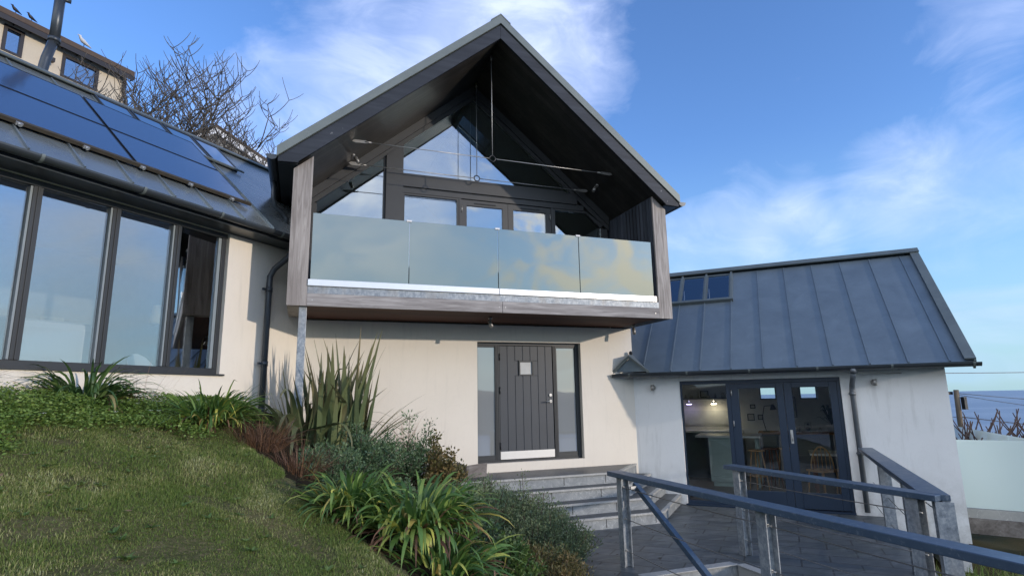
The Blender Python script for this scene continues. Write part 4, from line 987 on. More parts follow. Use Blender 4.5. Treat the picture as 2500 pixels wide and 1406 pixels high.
# ------------------------------------------------------------------ entrance steps
st = thing('entrance_steps', 'four pale stone steps with slate treads below the front door', 'steps', (5, 8, .12))
levels = [(.79, 8.60, 4.95), (.6225, 8.34, 5.04), (.455, 8.07, 5.14), (.2875, 7.81, 5.24)]
kx = 2.25
def step_poly(Yf, cx, inset=0.):
    # front edge, corner, then a 45 degree edge to the kitchen wall
    k = (15.395 - (cx+Yf))/2
    return [(kx, Yf), (cx, Yf), (cx+k, Yf+k), (5.85, 9.49), (kx, 9.49)]
HT = lambda u, v, w: Vector((u, v, w))
for i, (z, Yf, cx) in enumerate(levels):
    zb = .10 if i == 3 else levels[i+1][0]-.03
    bm = B(); p = step_poly(Yf+.012, cx-.006)
    bm.prism(HT, p, .08, z-.032-.0005*i); bm.obj('riser', 'riser', st)
    bm = B(); p = step_poly(Yf-.012+.0007*i, cx+.004)
    bm.prism(HT, p, z-.030, z); bm.obj('tread', 'tread', st, bevel=.004)
    bm = B(); k = (15.39-(cx+Yf))/2; e = .045
    bm.wbox(kx, cx-.02, Yf-.014, Yf+.02, z-.026, z+.003)
    q = [(cx-.018, Yf-.014), (cx+.009, Yf-.014), (cx+k-.01, Yf+k-.03), (cx+k-.05, Yf+k-.01)]
    bm.prism(HT, [(cx-.018, Yf-.013), (cx+.010, Yf-.013), (cx+.010+k-.02, Yf-.013+k-.02), (cx-.038+k-.02, Yf-.013+k+.03), (cx-.04, Yf+.021)], z-.0255, z+.0035)
    bm.obj('nosing', 'coping', st)
    # joints between riser stones
    bm = B(); x = kx+.25+.31*i
    while x < cx-.1: bm.wbox(x-.005, x+.005, Yf+.0095, Yf+.0125, z-.15, z-.033); bm.cut(); x += .74+.1*(i % 2)
    bm.objs('joint', 'black', st)
# timber edging left of the landing
t = thing('timber_edging', 'old weathered sleeper boards edging the bed left of the front door', 'sleepers', (2.7, 9, .8))
bm = B(); bm.wbox(2.42, 2.46, 8.72, 9.40, .70, 1.0); bm.cut(); bm.wbox(2.20, 2.416, 9.38, 9.42, .70, .98); bm.objs('side_board', 'plank', t)
bm = B(); bm.prism(lambda u, v, w: Vector((2.50+u*.82, 8.95+u*.30+w, v)), [(0, .80), (.42, .80), (.44, 1.00), (.01, .985)], 0, .035); bm.obj('front_board', 'plank', t)
bm = B(); bm.wbox(1.95, 2.20, 9.33, 9.37, .68, .99); bm.obj('side_board', 'plank', t)

# steps down between the railings
st = thing('garden_steps', 'pale edged steps dropping from the terrace between the two railings', 'steps', (4.1, 5, 0))
bm = B()
for k in range(6): bm.wbox(3.62, 4.64, 5.60-.27*(k+1), 5.60-.27*k-.001, -1.4, T-.17*(k+1))
bm.obj('treads', 'tread', st)
bm = B(); bm.wbox(3.44, 4.715, 5.60, 5.655, -.30, .135); bm.obj('riser', 'riser', st)
bm = B(); bm.wbox(3.455, 4.66, 5.575, 5.70, .136, .150); bm.wbox(4.645, 4.76, 3.2, 5.574, .136, .150); bm.wbox(4.66, 4.74, 3.2, 5.574, -.3, .135); bm.obj('edge_slab', 'coping', st, bevel=.004)
bm = B(); bm.wbox(3.46, 3.61, 1.4, 5.598, -1.4, .10); bm.obj('side_wall', 'riser', st)

# ------------------------------------------------------------------ railings
def post(par, x, y, z0, z1, ang=0., s=.052):
    """H section steel post"""
    c, q = math.cos(ang), math.sin(ang)
    F = lambda u, v, w: Vector((x+u*c-w*q, y+u*q+w*c, v))
    bm = B(); bm.box(F, -s, -s+.008, z0, z1, -s, s); bm.box(F, s-.008, s, z0, z1, -s, s); bm.box(F, -s+.0085, s-.0085, z0, z1, -.004, .004)
    return bm.obj('post', 'galv', par)
def bolt(par, pts):
    bm = B()
    for p, d in pts: d = Vector(d); bm.tube([Vector(p)-d*.02, Vector(p)+d*.05], .007, 6); bm.tube([Vector(p)-d*.002, Vector(p)+d*.012], .013, 6); bm.cut()
    return bm.objs('wire_fixing', 'steel', par)
def wire(par, pts, r=.0052):
    bm = B(); bm.tube(pts, r, 5); return bm.obj('wire', 'wire', par)
ZR = 1.14
ra = thing('deck_railing', 'long blue-grey railing with wires crossing the foreground to the right edge', 'railing', (3.53, 4, 0), 'blue-grey railings round the terrace')
bm = B(); bm.wbox(3.45, 3.62, .6, 6.26, ZR-.055, ZR); bm.obj('handrail', 'rail', ra, bevel=.006)
for y in (6.09, 3.88, 1.7): post(ra, 3.56, y, -.9, ZR-.057)
for z in (.97, .63, .29, -.05):
    for (a, b) in ((6.09, 3.88), (3.88, 1.7), (1.7, .6)):
        n = 8; wire(ra, [(3.56, a+(b-a)*i/n, z-.012*math.sin(math.pi*i/n)) for i in range(n+1)])
    bolt(ra, [((3.56, 6.085, z), (0, -1, 0)), ((3.56, 3.875, z), (0, -1, 0))])
sx = 3.70
S1, S2 = Vector((sx, 6.06, 1.00)), Vector((sx, 3.6, -.39))
d = (S2-S1).normalized()
bm = B(); F = lambda u, v, w: S1 + d*u + Vector((1, 0, 0))*w + (Vector((1, 0, 0)).cross(d)).normalized()*v
bm.box(F, 0, (S2-S1).length, -.03, .03, -.03, .03); bm.obj('stair_handrail', 'rail', ra, 'sloping blue rail inside the long railing', bevel=.005)
bm = B(); bm.wbox(3.60, 3.67, 5.98, 6.0, .96, .99); bm.cut(); bm.wbox(3.60, 3.67, 3.83, 3.86, -.27, -.24); bm.objs('handrail_bracket', 'steel', ra)
rb = thing('deck_railing', 'middle railing beyond the steps running from the doors to the corner cap', 'railing', (5.1, 4.8, 0), 'blue-grey railings round the terrace')
bm = B(); bm.prism(HT, [(5.02, 6.12), (5.02, 3.52), (5.165, 3.545), (5.19, 3.70), (5.19, 6.12)], ZR-.05, ZR); bm.obj('handrail', 'rail', rb, bevel=.005)
for y in (5.93, 3.75): post(rb, 5.095, y, -.4, ZR-.052)
for z in (.97, .63, .29):
    n = 8; wire(rb, [(5.095, 5.93+(3.75-5.93)*i/n, z-.012*math.sin(math.pi*i/n)) for i in range(n+1)])
    bolt(rb, [((5.095, 5.93, z), (0, -1, 0)), ((5.095, 3.75, z), (0, -1, 0))])
rc = thing('deck_railing', 'railing with a broad flat cap running back to the kitchen wall', 'railing', (6.8, 5.2, 0), 'blue-grey railings round the terrace')
FC = lambda u, v, w: Vector((5.08+(u-w)*R2, 3.55+(u+w)*R2, v))
bm = B(); bm.prism(lambda u, v, w: FC(u, w, v), [(-.0, -.10), (4.72, -.10), (4.72, .10), (.16, .10), (.02, -.02)], ZR-.048, ZR+.002); bm.obj('handrail', 'rail', rc, bevel=.005)
for u in (.02, 1.55, 3.3): 
    p = FC(u, 0, 0); post(rc, p.x+.03, p.y-.03, -.45, ZR-.05, math.pi/4, .066)
for z in (.97, .63, .29):
    wire(rc, [FC(4.6*i/8+.05, z-.012*math.sin(math.pi*i/8), -.04) for i in range(9)])
    bolt(rc, [(FC(u, z, -.02), FC(-1, 0, 0)-FC(0, 0, 0)) for u in (.02, 1.55, 3.3)])

# ------------------------------------------------------------------ frosted fence, pole, wires
def fence(a, b, z0, z1, n, label):
    a, b = Vector(a), Vector(b); L_ = (b-a).length; d = (b-a)/L_; nrm = d.cross(Vector((0, 0, 1)))
    F = lambda u, v, w: a + d*u + nrm*w + Vector((0, 0, v))
    t = thing('glass_fence', label, 'fence', tuple(a+Vector((0, 0, z0))))
    for i in range(n):
        bm = B(); bm.box(F, L_*i/n+.006, L_*(i+1)/n-.006, z0+.02, z1, -.006, .006); bm.obj('panel', 'frost_f', t, bevel=.002)
    for i in range(n+1):
        bm = B(); bm.box(F, L_*i/n-.02+(.02 if i == 0 else 0), L_*i/n+.02, z0-.3, z0+.12, .02, .05); bm.obj('clamp', 'steel', t)
    bm = B(); bm.box(F, 0, L_, z0-.13, z0+.01, -.05, .012); bm.obj('kerb', 'coping', t)
    bm = B(); bm.box(F, 0, L_, z0-.36, z0-.132, -.06, .04); bm.obj('beam', 'plank', t)
fence((9.75, 6.95, 0), (10.62, 5.63, 0), .16, 1.22, 1, 'near frosted glass fence panel beside the end of the kitchen wall')
fence((10.75, 5.85, 0), (13.9, 9.1, 0), .10, 1.22, 4, 'far frosted glass fence rising behind the near panel')
t = thing('telegraph_pole', 'old wooden telegraph pole beyond the glass fence with sea behind', 'telegraph pole', (21.6, 13.9, -4))
bm = B(); bm.tube([(21.75, 14.05, -4), (21.58, 13.86, 1.0), (21.53, 13.80, 2.02)], .09, 12, r1=.078); bm.obj('pole', 'pole', t)
bm = B(); bm.wbox(21.2, 21.5, 13.9, 14.0, 1.86, 1.96); bm.wbox(21.22, 21.27, 13.92, 13.98, 1.8, 2.02); bm.wbox(21.56, 21.70, 13.6, 13.72, 1.35, 1.78); bm.obj('insulator', 'black', t)
def cable(p, q, sag, r, label):
    p, q = Vector(p), Vector(q); n = 20
    bm = B(); bm.tube([p.lerp(q, i/n)+Vector((0, 0, -4*sag*(i/n)*(1-i/n))) for i in range(n+1)], r, 5)
    tag(bm.obj('overhead_cable', 'wire'), label, 'cable', 'overhead cables on the right')
cable((21.6, 13.8, 1.9), (34, 2, 1.4), .45, .012, 'upper cable leaving the pole top to the right')
cable((21.6, 13.8, 1.85), (26, 5, .9), .35, .010, 'middle cable leaving the pole top to the right')
cable((21.6, 13.8, 1.1), (24, 6, .45), .12, .016, 'thick lower cable leaving the pole halfway down')
cable((21.6, 13.8, 1.1), (14, 20, 1.3), .2, .010, 'short cable from the pole behind the kitchen wall')
cable(tuple(FK(3.62, 2.30, -.30)), (17.0, 3.6, 2.45), .10, .006, 'thin cable from the kitchen gutter running right above the sea')

# ------------------------------------------------------------------ neighbours
nb = thing('neighbour_house', 'cream roughcast neighbour house with dark brown windows up the hill', 'house', tuple(FL(-1.8, 8, 14)))
wins = [(-1.66, -1.12, 12.78, 13.66), (-3.88, -2.74, 12.77, 13.60)]
bm = B().grid(FL, [-4.78, 6.0], [7.0, 13.84], 14, 14.3, wins); bm.box(FL, -4.78, -4.48, 7.0, 13.84, 14.302, 20); bm.obj('wall', 'nwall', nb)
bm = B(); bm.prism(lambda u, v, w: FL(w, v, u), [(13.70, 14.0), (17.0, 15.3), (20.4, 14.0), (20.4, 13.85), (17.0, 15.1), (13.70, 13.82)], -4.90, 6.2); rf = bm.obj('roof', 'ntile', nb)
bm = B(); bm.box(FL, -4.89, 6.1, 13.64, 13.815, 13.71, 13.74); bm.box(FL, -4.85, 6.1, 13.846, 13.86, 13.742, 14.1); bm.obj('fascia', 'nbrown', nb)
bm = B()
for k in range(24): u = -4.95+.45*k; bm.box(FL, u, u+.03, 13.72, 13.845, 13.745, 13.99)
bm.obj('eave_rafters', 'nbrown', nb)
bm = B(); bm.tube([FL(-4.7, 13.7, 13.9), FL(-4.72, 13.2, 13.94), FL(-4.85, 12.9, 13.95), FL(-4.85, 8, 13.95)], .06, 8); bm.obj('downpipe', 'nbrown', nb)
for a, b, c_, d_ in wins:
    bm = B(); e = .10
    bm.box(FL, a, a+e, c_, d_, 13.97, 14.06); bm.box(FL, b-e, b, c_, d_, 13.97, 14.06); bm.box(FL, a+e+.001, b-e-.001, d_-e*1.1, d_, 13.97, 14.06); bm.box(FL, a+e+.001, b-e-.001, c_, c_+e*.7, 13.97, 14.06)
    w_ = bm.obj('window', 'nbrown', nb)
    bm = B(); bm.box(FL, a+e+.001, b-e-.001, c_+e*.7+.001, d_-e*1.1-.001, 14.02, 14.03); bm.obj('pane', 'glass_n', w_)
    bm = B(); bm.box(FL, a+e, b-e, d_-.26, d_-.12, 14.035, 14.05); bm.obj('blind', 'white', w_)
bm = B(); bm.box(FL, -4.6, 5.9, 7.2, 13.7, 14.31, 14.5); bm.obj('dark_backing', 'black', nb)  # black slab standing in for the shade of the unlit rooms
bm = B(); bm.box(FL, -4.6, 5.9, 12.62, 12.70, 13.93, 13.998); bm.obj('sill_band', 'white', nb)
bm = B(); bm.box(FL, -2.45, -2.25, 13.02, 13.16, 13.75, 13.9); bm.tube([FL(-2.4, 13.1, 13.9), FL(-2.4, 13.1, 14)], .04, 8); bm.obj('security_light', 'nbrown', nb)
n2 = thing('gable_house', 'grey roughcast gabled neighbour house with white bargeboards behind the bare trees', 'house', tuple(FL(-12, 10, 18)))
bm = B(); bm.prism(FL, [(-9.3, 8), (-9.3, 13.8), (-11.35, 15.42), (-15.6, 14.6), (-15.6, 8)], 18, 24); bm.obj('wall', 'nwall2', n2)
for (p, q) in (((-11.35, 15.62), (-9.0, 13.70)), ((-11.35, 15.62), (-16.0, 14.72))):
    bm = B(); bm.prism(FL, [p, q, (q[0], q[1]-.30), (p[0], p[1]-.30)], 17.80, 17.9); bm.obj('bargeboard', 'white', n2)
    bm = B(); bm.prism(FL, [(p[0], p[1]+.16), (q[0], q[1]+.16), (q[0], q[1]+.002), (p[0], p[1]+.002)], 17.75, 24.2); bm.obj('roof', 'ntile', n2)

# birds on the neighbour's roof edge
def bird(u, v, label, mat, L_=.34, grp=None):
    o = FL(u, v, 13.76); ax = (FL(-1, 0, 0)-FL(0, 0, 0))
    t = thing('bird', label, 'bird', tuple(o), grp)
    bmx = bmesh.new(); pts = [(-.20, .10, .012), (-.02, .17, .055), (.09, .22, .075), (.17, .30, .045), (.19, .36, .042), (.235, .365, .02), (.28, .355, .004)]
    s = L_/.40
    rings = []
    for i, (x, z, r) in enumerate(pts):
        dx = Vector((pts[min(i+1, 6)][0]-pts[max(i-1, 0)][0], 0, pts[min(i+1, 6)][1]-pts[max(i-1, 0)][1])).normalized()
        n1 = Vector((-dx.z, 0, dx.x)); rings.append([bmx.verts.new(((o + ax*0) - Vector(t.location)) + (ax*(-(x+n1.x*r*math.sin(a)))*s + Vector((0, 0, (z+n1.z*r*math.sin(a))*s)) + ax.cross(Vector((0, 0, 1)))*(r*math.cos(a)*s))) for a in [2*math.pi*k/8 for k in range(8)]])
    for i in range(6):
        for k in range(8): bmx.faces.new([rings[i][k], rings[i][(k+1) % 8], rings[i+1][(k+1) % 8], rings[i+1][k]]).smooth = True
    bmx.faces.new(rings[0]); bmx.faces.new(rings[-1]); bmesh.ops.recalc_face_normals(bmx, faces=bmx.faces)
    me = bpy.data.meshes.new('body'); bmx.to_mesh(me); b = bpy.data.objects.new('body', me); col.objects.link(b); b.parent = t; me.materials.append(M[mat])
    bm = B(); 
    for q in (-.02, .02): bm.tube([o-ax*.04*s+ax.cross(Vector((0, 0, 1)))*q+Vector((0, 0, .16*s)), o-ax*.04*s+ax.cross(Vector((0, 0, 1)))*q+Vector((0, 0, 0))], .006, 5)
    bm.obj('leg', 'black', t)
bird(-1.28, 14.0, 'black bird perched furthest left on the neighbour roof edge', 'feather_b', .27, 'birds on the neighbour roof')
bird(-1.70, 14.0, 'black bird nearer the flue on the neighbour roof edge', 'feather_b', .27, 'birds on the neighbour roof')
bird(-3.24, 14.0, 'white gull perched on the neighbour roof edge above the window', 'feather_w', .40, 'birds on the neighbour roof')

# ------------------------------------------------------------------ bare trees
def bare_tree(base, stems, label, seed, mat='bark', depth=4, L0=1.2, r0=.04, spread=.55, grp='bare trees behind the left roof', cat='tree'):
    rd = random.Random(seed); t = thing('bare_tree', label, cat, tuple(base), grp)
    trunk, twigs = B(), B()
    def grow(p, d, L_, r, lev):
        pts = [p]; n = 4; q = p.copy(); dd = d.copy()
        for i in range(n):
            dd = (dd + Vector((rd.gauss(0, .06), rd.gauss(0, .06), (.26 if lev else .05)+rd.gauss(0, .04)))*.9).normalized()
            q = q + dd*L_/n; pts.append(q.copy())
        bm = trunk if lev <= 1 else twigs
        bm.tube(pts, r, 5 if lev > 1 else 7, cap=True, r1=r*.68)
        if lev >= depth: return
        k = rd.choice((2, 3, 4)) if lev > 0 else 5
        for j in range(k):
            f = 1.0 if j < 2 else rd.uniform(.45, .85); idx = min(n, max(1, int(round(f*n)))); o = pts[idx]
            a = rd.uniform(0, 6.28); side = Vector((math.cos(a), math.sin(a), rd.uniform(-.2, .15))).normalized()
            nd = (dd*(1-spread) + side*spread).normalized()
            grow(o, nd, L_*rd.uniform(.62, .84), r*.70, lev+1)
    for s in stems:
        grow(Vector(base)+Vector(s[0]), Vector(s[1]).normalized(), s[2]*L0, r0, 0)
    trunk.obj('trunk', mat, t, recalc=False); twigs.obj('twigs', mat, t, recalc=False)
    return t
ALX = (FL(-1, 0, 0)-FL(0, 0, 0))       # rightwards along the roof
bare_tree(FL(-2.3, 4.9, 6.3), [((0, 0, 0), tuple(ALX*-.5+Vector((0, 0, 1))), 1.3), ((.1, 0, 0), tuple(ALX*.1+Vector((0, 0, 1))), 1.4), ((0, .1, 0), tuple(ALX*.7+Vector((0, 0, .9))), 1.35)], 'largest bare tree with upcurved branches above the rooflights', 11, L0=1.38, r0=.046, depth=5, spread=.62)
bare_tree(FL(-4.1, 5.0, 6.3), [((0, 0, 0), tuple(ALX*.9+Vector((0, 0, .8))), 1.2), ((.1, 0, 0), tuple(ALX*.3+Vector((0, 0, 1))), 1.2)], 'bare tree leaning right towards the gable eave', 5, L0=1.22, r0=.038, depth=5, spread=.62)
bare_tree(FL(-.7, 4.4, 6.2), [((0, 0, 0), tuple(ALX*-.4+Vector((0, 0, 1))), 1.1), ((.1, 0, 0), tuple(ALX*.3+Vector((0, 0, 1))), 1.1)], 'thin bare tree in front of the wide neighbour window', 23, L0=1.6, r0=.038, depth=5, spread=.6)
bare_tree(FL(.4, 4.6, 6.0), [((0, 0, 0), tuple(ALX*.1+Vector((0, 0, 1))), 1.0)], 'small bare tree beside the flue pipe', 31, L0=1.25, r0=.034, depth=4)
bare_tree(FL(-7.0, 5.0, 7.6), [((0, 0, 0), tuple(ALX*.2+Vector((0, 0, 1))), 1.1), ((.2, 0, 0), tuple(ALX*.5+Vector((0, 0, 1))), 1.0)], 'slim upright shoots just left of the gable eave', 41, L0=1.4, r0=.04, depth=3, spread=.35)
for k, (x, y, s) in enumerate([(10.9, 7.2, 3), (11.7, 6.9, 4), (12.3, 6.7, 9), (12.9, 6.4, 14), (13.3, 6.0, 6), (13.8, 5.6, 8)]):
    bare_tree((x+1.2, y+.8, -.7), [((0, 0, 0), (.3, -.2, 1), .75), ((.1, .1, 0), (-.4, .3, 1), .8), ((.2, -.1, 0), (.1, -.5, .9), .7)],
              ['first low stump of bare stems right of the telegraph pole', 'second clump of bare stems behind the glass fence', 'tall forked bare stems in the middle of the hedge', 'thick knotted bare stems right of the forked ones', 'bare stems leaning right near the picture edge', 'bare stems cut by the right picture edge'][k], 50+s, 'bark_d', depth=2, L0=1.42, r0=.028, spread=.5, grp='bare shrub stems behind the glass fence', cat='shrub')

# ------------------------------------------------------------------ plants
def blades(base, dirs, length, width, curve, nseg, tone, kink=0.):
    """vectorised arching blades. base Nx3, dirs Nx2 horizontal unit, length N, width N, curve: (start elevation, bend) N each"""
    N = len(base); el0, bend = curve; P = np.zeros((N, nseg+1, 3)); P[:, 0] = base; el = el0.copy()
    seg = (length/nseg)
    if kink: kat = np.where(rng.uniform(0, 1, N) < kink, rng.integers(2, nseg, N), -1); kam = rng.uniform(.5, 1.7, N)
    for i in range(nseg):
        h = np.cos(el); z = np.sin(el)
        P[:, i+1, 0] = P[:, i, 0]+dirs[:, 0]*h*seg; P[:, i+1, 1] = P[:, i, 1]+dirs[:, 1]*h*seg; P[:, i+1, 2] = P[:, i, 2]+z*seg
        el = el - bend/nseg*(.4+1.2*i/nseg)
        if kink: el = el - np.where(kat == i, kam, 0)
    side = np.stack([-dirs[:, 1], dirs[:, 0], np.zeros(N)], -1)
    tw = rng.normal(0, .35, N); side = side*np.cos(tw)[:, None] + np.stack([np.zeros(N), np.zeros(N), np.sin(tw)], -1)
    prof = np.array([min(1, .55+1.6*i/nseg) * (1-(i/nseg)**3.2) + .02 for i in range(nseg+1)])
    A = P - side[:, None, :]*(width[:, None]*prof[None, :]/2)[..., None]; Bq = P + side[:, None, :]*(width[:, None]*prof[None, :]/2)[..., None]
    V = np.stack([A, Bq], 2).reshape(-1, 3); n2 = (nseg+1)*2
    q = np.array([[2*i, 2*i+1, 2*i+3, 2*i+2] for i in range(nseg)]); F = (np.arange(N)[:, None, None]*n2 + q[None]).reshape(-1, 4)
    tv = np.repeat(tone, n2); tip = np.tile(np.repeat(np.linspace(0, 1, nseg+1)**4, 2), N)
    return V, F, np.stack([tv, tip], -1)
def unit(a): return np.stack([np.cos(a), np.sin(a)], -1)
def clump(name, c, n, L_, W_, mat, label, cat='plant', el=(.6, 1.45), bend=(1.0, 2.4), rad=.12, nseg=7, aim=None, group=None, parts=1):
    a = rng.uniform(0, 2*np.pi, n)
    if aim is not None:
        k = int(n*.6); a[:k] = aim[0] + rng.normal(0, aim[1], k)
    rr = rad*np.sqrt(rng.uniform(0, 1, n)); base = np.stack([c[0]+rr*np.cos(a), c[1]+rr*np.sin(a), np.full(n, c[2])], -1)
    V, F, T = blades(base, unit(a+rng.normal(0, .25, n)), rng.uniform(*L_, n)*np.where(rng.uniform(0, 1, n) < .3, .62, 1), rng.uniform(*W_, n)*rng.uniform(.65, 1.1, n), (rng.uniform(*el, n), rng.uniform(*bend, n)), nseg, rng.uniform(0, 1, n)**1.3, .22 if nseg > 5 else 0)
    if nseg > 5:
        t = thing(name, label, cat, tuple(c), group)
        o = pymesh('leaves', V, F, mat, t, T)
        k = n//5; ad = rng.uniform(0, 2*np.pi, k); bd = np.stack([c[0]+rad*.8*np.cos(ad), c[1]+rad*.8*np.sin(ad), np.full(k, c[2])], -1)
        Vd, Fd, Td = blades(bd, unit(ad), rng.uniform(L_[0]*.6, L_[1]*.9, k), rng.uniform(W_[0]*.5, W_[1]*.7, k), (rng.uniform(-.1, .8, k), rng.uniform(.8, 2.2, k)), 6, rng.uniform(0, 1, k), .4)
        pymesh('dead_leaves', Vd, Fd, 'sedge', t, Td)
        for p in o.data.polygons: p.use_smooth = True
        return t
    o = pymesh(name, V, F, mat, None, T)
    return tag(o, label, cat, group)
SG = 'strap leaved clumps in the bed'
clump('strap_leaf_plant', (-2.10, 7.22, 2.02), 210, (.42, .74), (.030, .050), 'agap_d', 'dark strap leaved clump under the tall windows at the left', el=(.5, 1.5), bend=(1.3, 2.8), rad=.24, group=SG)
clump('strap_leaf_plant', (-.92, 7.15, 1.78), 420, (.34, .62), (.022, .034), 'agap', 'dense strap leaved clump left of the downpipe', el=(.25, 1.4), bend=(.8, 2.3), rad=.28, aim=(-.9, .8), group=SG)
clump('strap_leaf_plant', (.42, 4.95, 1.12), 260, (.36, .58), (.028, .044), 'agap', 'left of the two strap leaved clumps at the foot of the lawn', el=(.5, 1.5), bend=(1.4, 3.0), rad=.20, group=SG)
clump('strap_leaf_plant', (.88, 4.62, 1.05), 460, (.34, .58), (.028, .046), 'agap', 'large arching yellow-green strap leaved clump at bottom centre', el=(.3, 1.5), bend=(1.4, 3.0), rad=.30, group=SG)
clump('strap_leaf_plant', (.98, 4.25, .78), 200, (.34, .54), (.024, .038), 'agap', 'low strap leaves spilling below the large centre clump', el=(.2, 1.3), bend=(1.3, 2.6), rad=.26, group=SG)
# sword leaved flax
n = 120
a = rng.uniform(0, 2*np.pi, n); c = np.array([.36, 8.35, 1.28])
rr = .26*np.sqrt(rng.uniform(0, 1, n)); fan = rng.integers(0, 5, n); fx_ = np.array([-.32, -.10, .08, .26, .42])[fan]; fd = np.array([-.16, .10, -.05, .14, .22])[fan]; base = np.stack([c[0]+fx_+rr*np.cos(a)*.4, c[1]+rr*np.sin(a)*.6, np.full(n, c[2]-.1)], -1); lsc = np.array([.72, 1.0, .86, .95, .66])[fan]
V1, F1, T1 = blades(base, unit(a), rng.uniform(1.15, 2.0, n)*lsc, rng.uniform(.055, .098, n), (rng.uniform(1.24, 1.57, n), rng.uniform(.02, .55, n)**1.3), 8, rng.uniform(0, 1, n)**1.4, .16)
m = 60; a2 = rng.uniform(0, 2*np.pi, m); a2[:44] = rng.normal(np.pi*1.05, .6, 44); b2 = np.stack([c[0]-.30+.3*np.cos(a2), c[1]+.15*np.sin(a2)-.05, np.full(m, c[2]-.05)], -1)
V2, F2, T2 = blades(b2, unit(a2), rng.uniform(1.1, 1.75, m), rng.uniform(.05, .075, m), (rng.uniform(.95, 1.45, m), rng.uniform(2.0, 4.0, m)), 11, rng.uniform(.1, .8, m))
fx = thing('flax_plant', 'tall sword leaved flax beside the galvanised column, some leaves bent over', 'flax', tuple(c))
o = pymesh('upright_leaves', V1, F1, 'phorm', fx, T1); o = pymesh('bent_leaves', V2, F2, 'phorm', fx, T2)
m = 14; a3 = rng.normal(-.1, .45, m); b3 = np.stack([c[0]+.2+.25*rng.uniform(0, 1, m), c[1]+.1*rng.normal(0, 1, m), np.full(m, c[2]-.1)], -1)
V3, F3, T3 = blades(b3, unit(a3), rng.uniform(.8, 1.35, m), rng.uniform(.035, .055, m), (rng.uniform(.6, 1.2, m), rng.uniform(.2, .7, m)), 8, rng.uniform(.2, 1, m)); pymesh('leaning_leaves', V3, F3, 'phorm', fx, T3)
def tuft(c, n, L_, mat, label, rad=.2, el=(.5, 1.5), bend=(.6, 2.2), W_=(.003, .006), name='sedge_tuft', group=None):
    return clump(name, c, n, L_, W_, mat, label, 'grass', el, bend, rad, 5, None, group)
tuft((-.38, 6.75, 1.50), 620, (.28, .52), 'sedge', 'russet sedge tuft left of the column foot', .26, W_=(.004, .008), group='russet sedges')
tuft((.0, 6.15, 1.28), 480, (.25, .45), 'sedge', 'russet sedge tuft on the lawn edge below the column', .24, W_=(.004, .008), group='russet sedges')
tuft((-3.05, 6.75, 2.15), 600, (.30, .55), 'sedge', 'russet dry grass tuft at the far left window sill', .22, W_=(.003, .006), group='russet sedges')
tuft((1.45, 8.60, 1.32), 160, (.35, .65), 'wisp', 'pinkish wispy grass against the cream wall', .15, bend=(.3, 1.4), W_=(.002, .004), group='wispy grasses')
tuft((2.0, 8.7, .98), 90, (.25, .5), 'wisp', 'small wispy grass left of the front door', .12, bend=(.3, 1.4), W_=(.002, .004), group='wispy grasses')
tuft((-1.75, 7.72, 2.02), 46, (.4, .65), 'wisp', 'sparse pale grass stems under the window sill', .3, bend=(.2, 1.2), W_=(.002, .003), group='wispy grasses')

def shrub(c, R_, n, leaf, mat, label, name='shrub', hgt=.6, stems=36, upright=.6, seed=1, group=None, tall=0):
    """stems fanning from the base, each clothed in small leaves"""
    rs = np.random.default_rng(seed)
    t = thing(name, label, 'shrub', tuple(c), group)
    S = []; bm = B()
    for i in range(stems):
        a = rs.uniform(0, 2*np.pi); rr = np.sqrt(rs.uniform(0, 1)); top = np.array([c[0]+R_[0]*rr*math.cos(a), c[1]+R_[1]*rr*math.sin(a), c[2]+hgt*(1-.55*rr**2)*rs.uniform(.75, 1.12)])
        if i < tall: top[2] += hgt*.45
        b = np.array([c[0]+.25*R_[0]*rr*math.cos(a), c[1]+.25*R_[1]*rr*math.sin(a), c[2]-.05]); mid = (b+top)/2 + np.array([.12*R_[0]*math.cos(a), .12*R_[1]*math.sin(a), -.03])
        pts = [b*(1-s)**2+2*mid*s*(1-s)+top*s*s for s in np.linspace(0, 1, 6)]
        bm.tube(pts, .006, 4, cap=False, r1=.0025); S.append(np.array(pts))
    bm.obj('stems', 'bark_d', t, recalc=False)
    k = rs.integers(0, stems, n); s = rs.beta(2.6, 1.15, n)*4.999; i0 = s.astype(int); f = s-i0
    S = np.array(S); P = S[k, i0]*(1-f)[:, None]+S[k, i0+1]*f[:, None]
    sp = rs.normal(0, 1, (n, 3)); sp /= np.linalg.norm(sp, axis=1)[:, None]
    P = P + sp*(.035+.07*rs.uniform(0, 1, n)**2)[:, None]*(hgt/.6)
    d = sp*1.0 + np.array([0, 0, upright]); d /= np.linalg.norm(d, axis=1)[:, None]
    sd = np.cross(d, rs.normal(0, 1, (n, 3))); sd /= np.linalg.norm(sd, axis=1)[:, None]
    L_ = rs.uniform(leaf[0], leaf[1], n)[:, None]; w = L_*leaf[2]
    V = np.stack([P, P+d*L_*.5-sd*w, P+d*L_, P+d*L_*.5+sd*w], 1).reshape(-1, 3); F = np.arange(n*4).reshape(-1, 4)
    tone = rs.uniform(0, 1, n)*.55 + .45*rs.uniform(0, 1, stems)[k]
    pymesh('leaves', V, F, mat, t, np.stack([np.repeat(tone, 4), np.zeros(n*4)], -1)); return t
shrub((.62, 7.55, 1.05), (.75, .50), 9000, (.030, .055, .20), 'hebe', 'grey-green leafy shrub in front of the flax', hgt=.52, stems=60, seed=2, tall=3)
shrub((.30, 6.45, 1.12), (.45, .50), 6500, (.025, .050, .18), 'hebe', 'dark grey-green shrub at the lawn edge below the flax', hgt=.42, stems=45, seed=3)
shrub((1.30, 7.9, .95), (.55, .40), 6000, (.030, .055, .20), 'hebe', 'tall grey-green shrub with dark shoots before the cream wall', hgt=.62, stems=40, seed=4, tall=5)
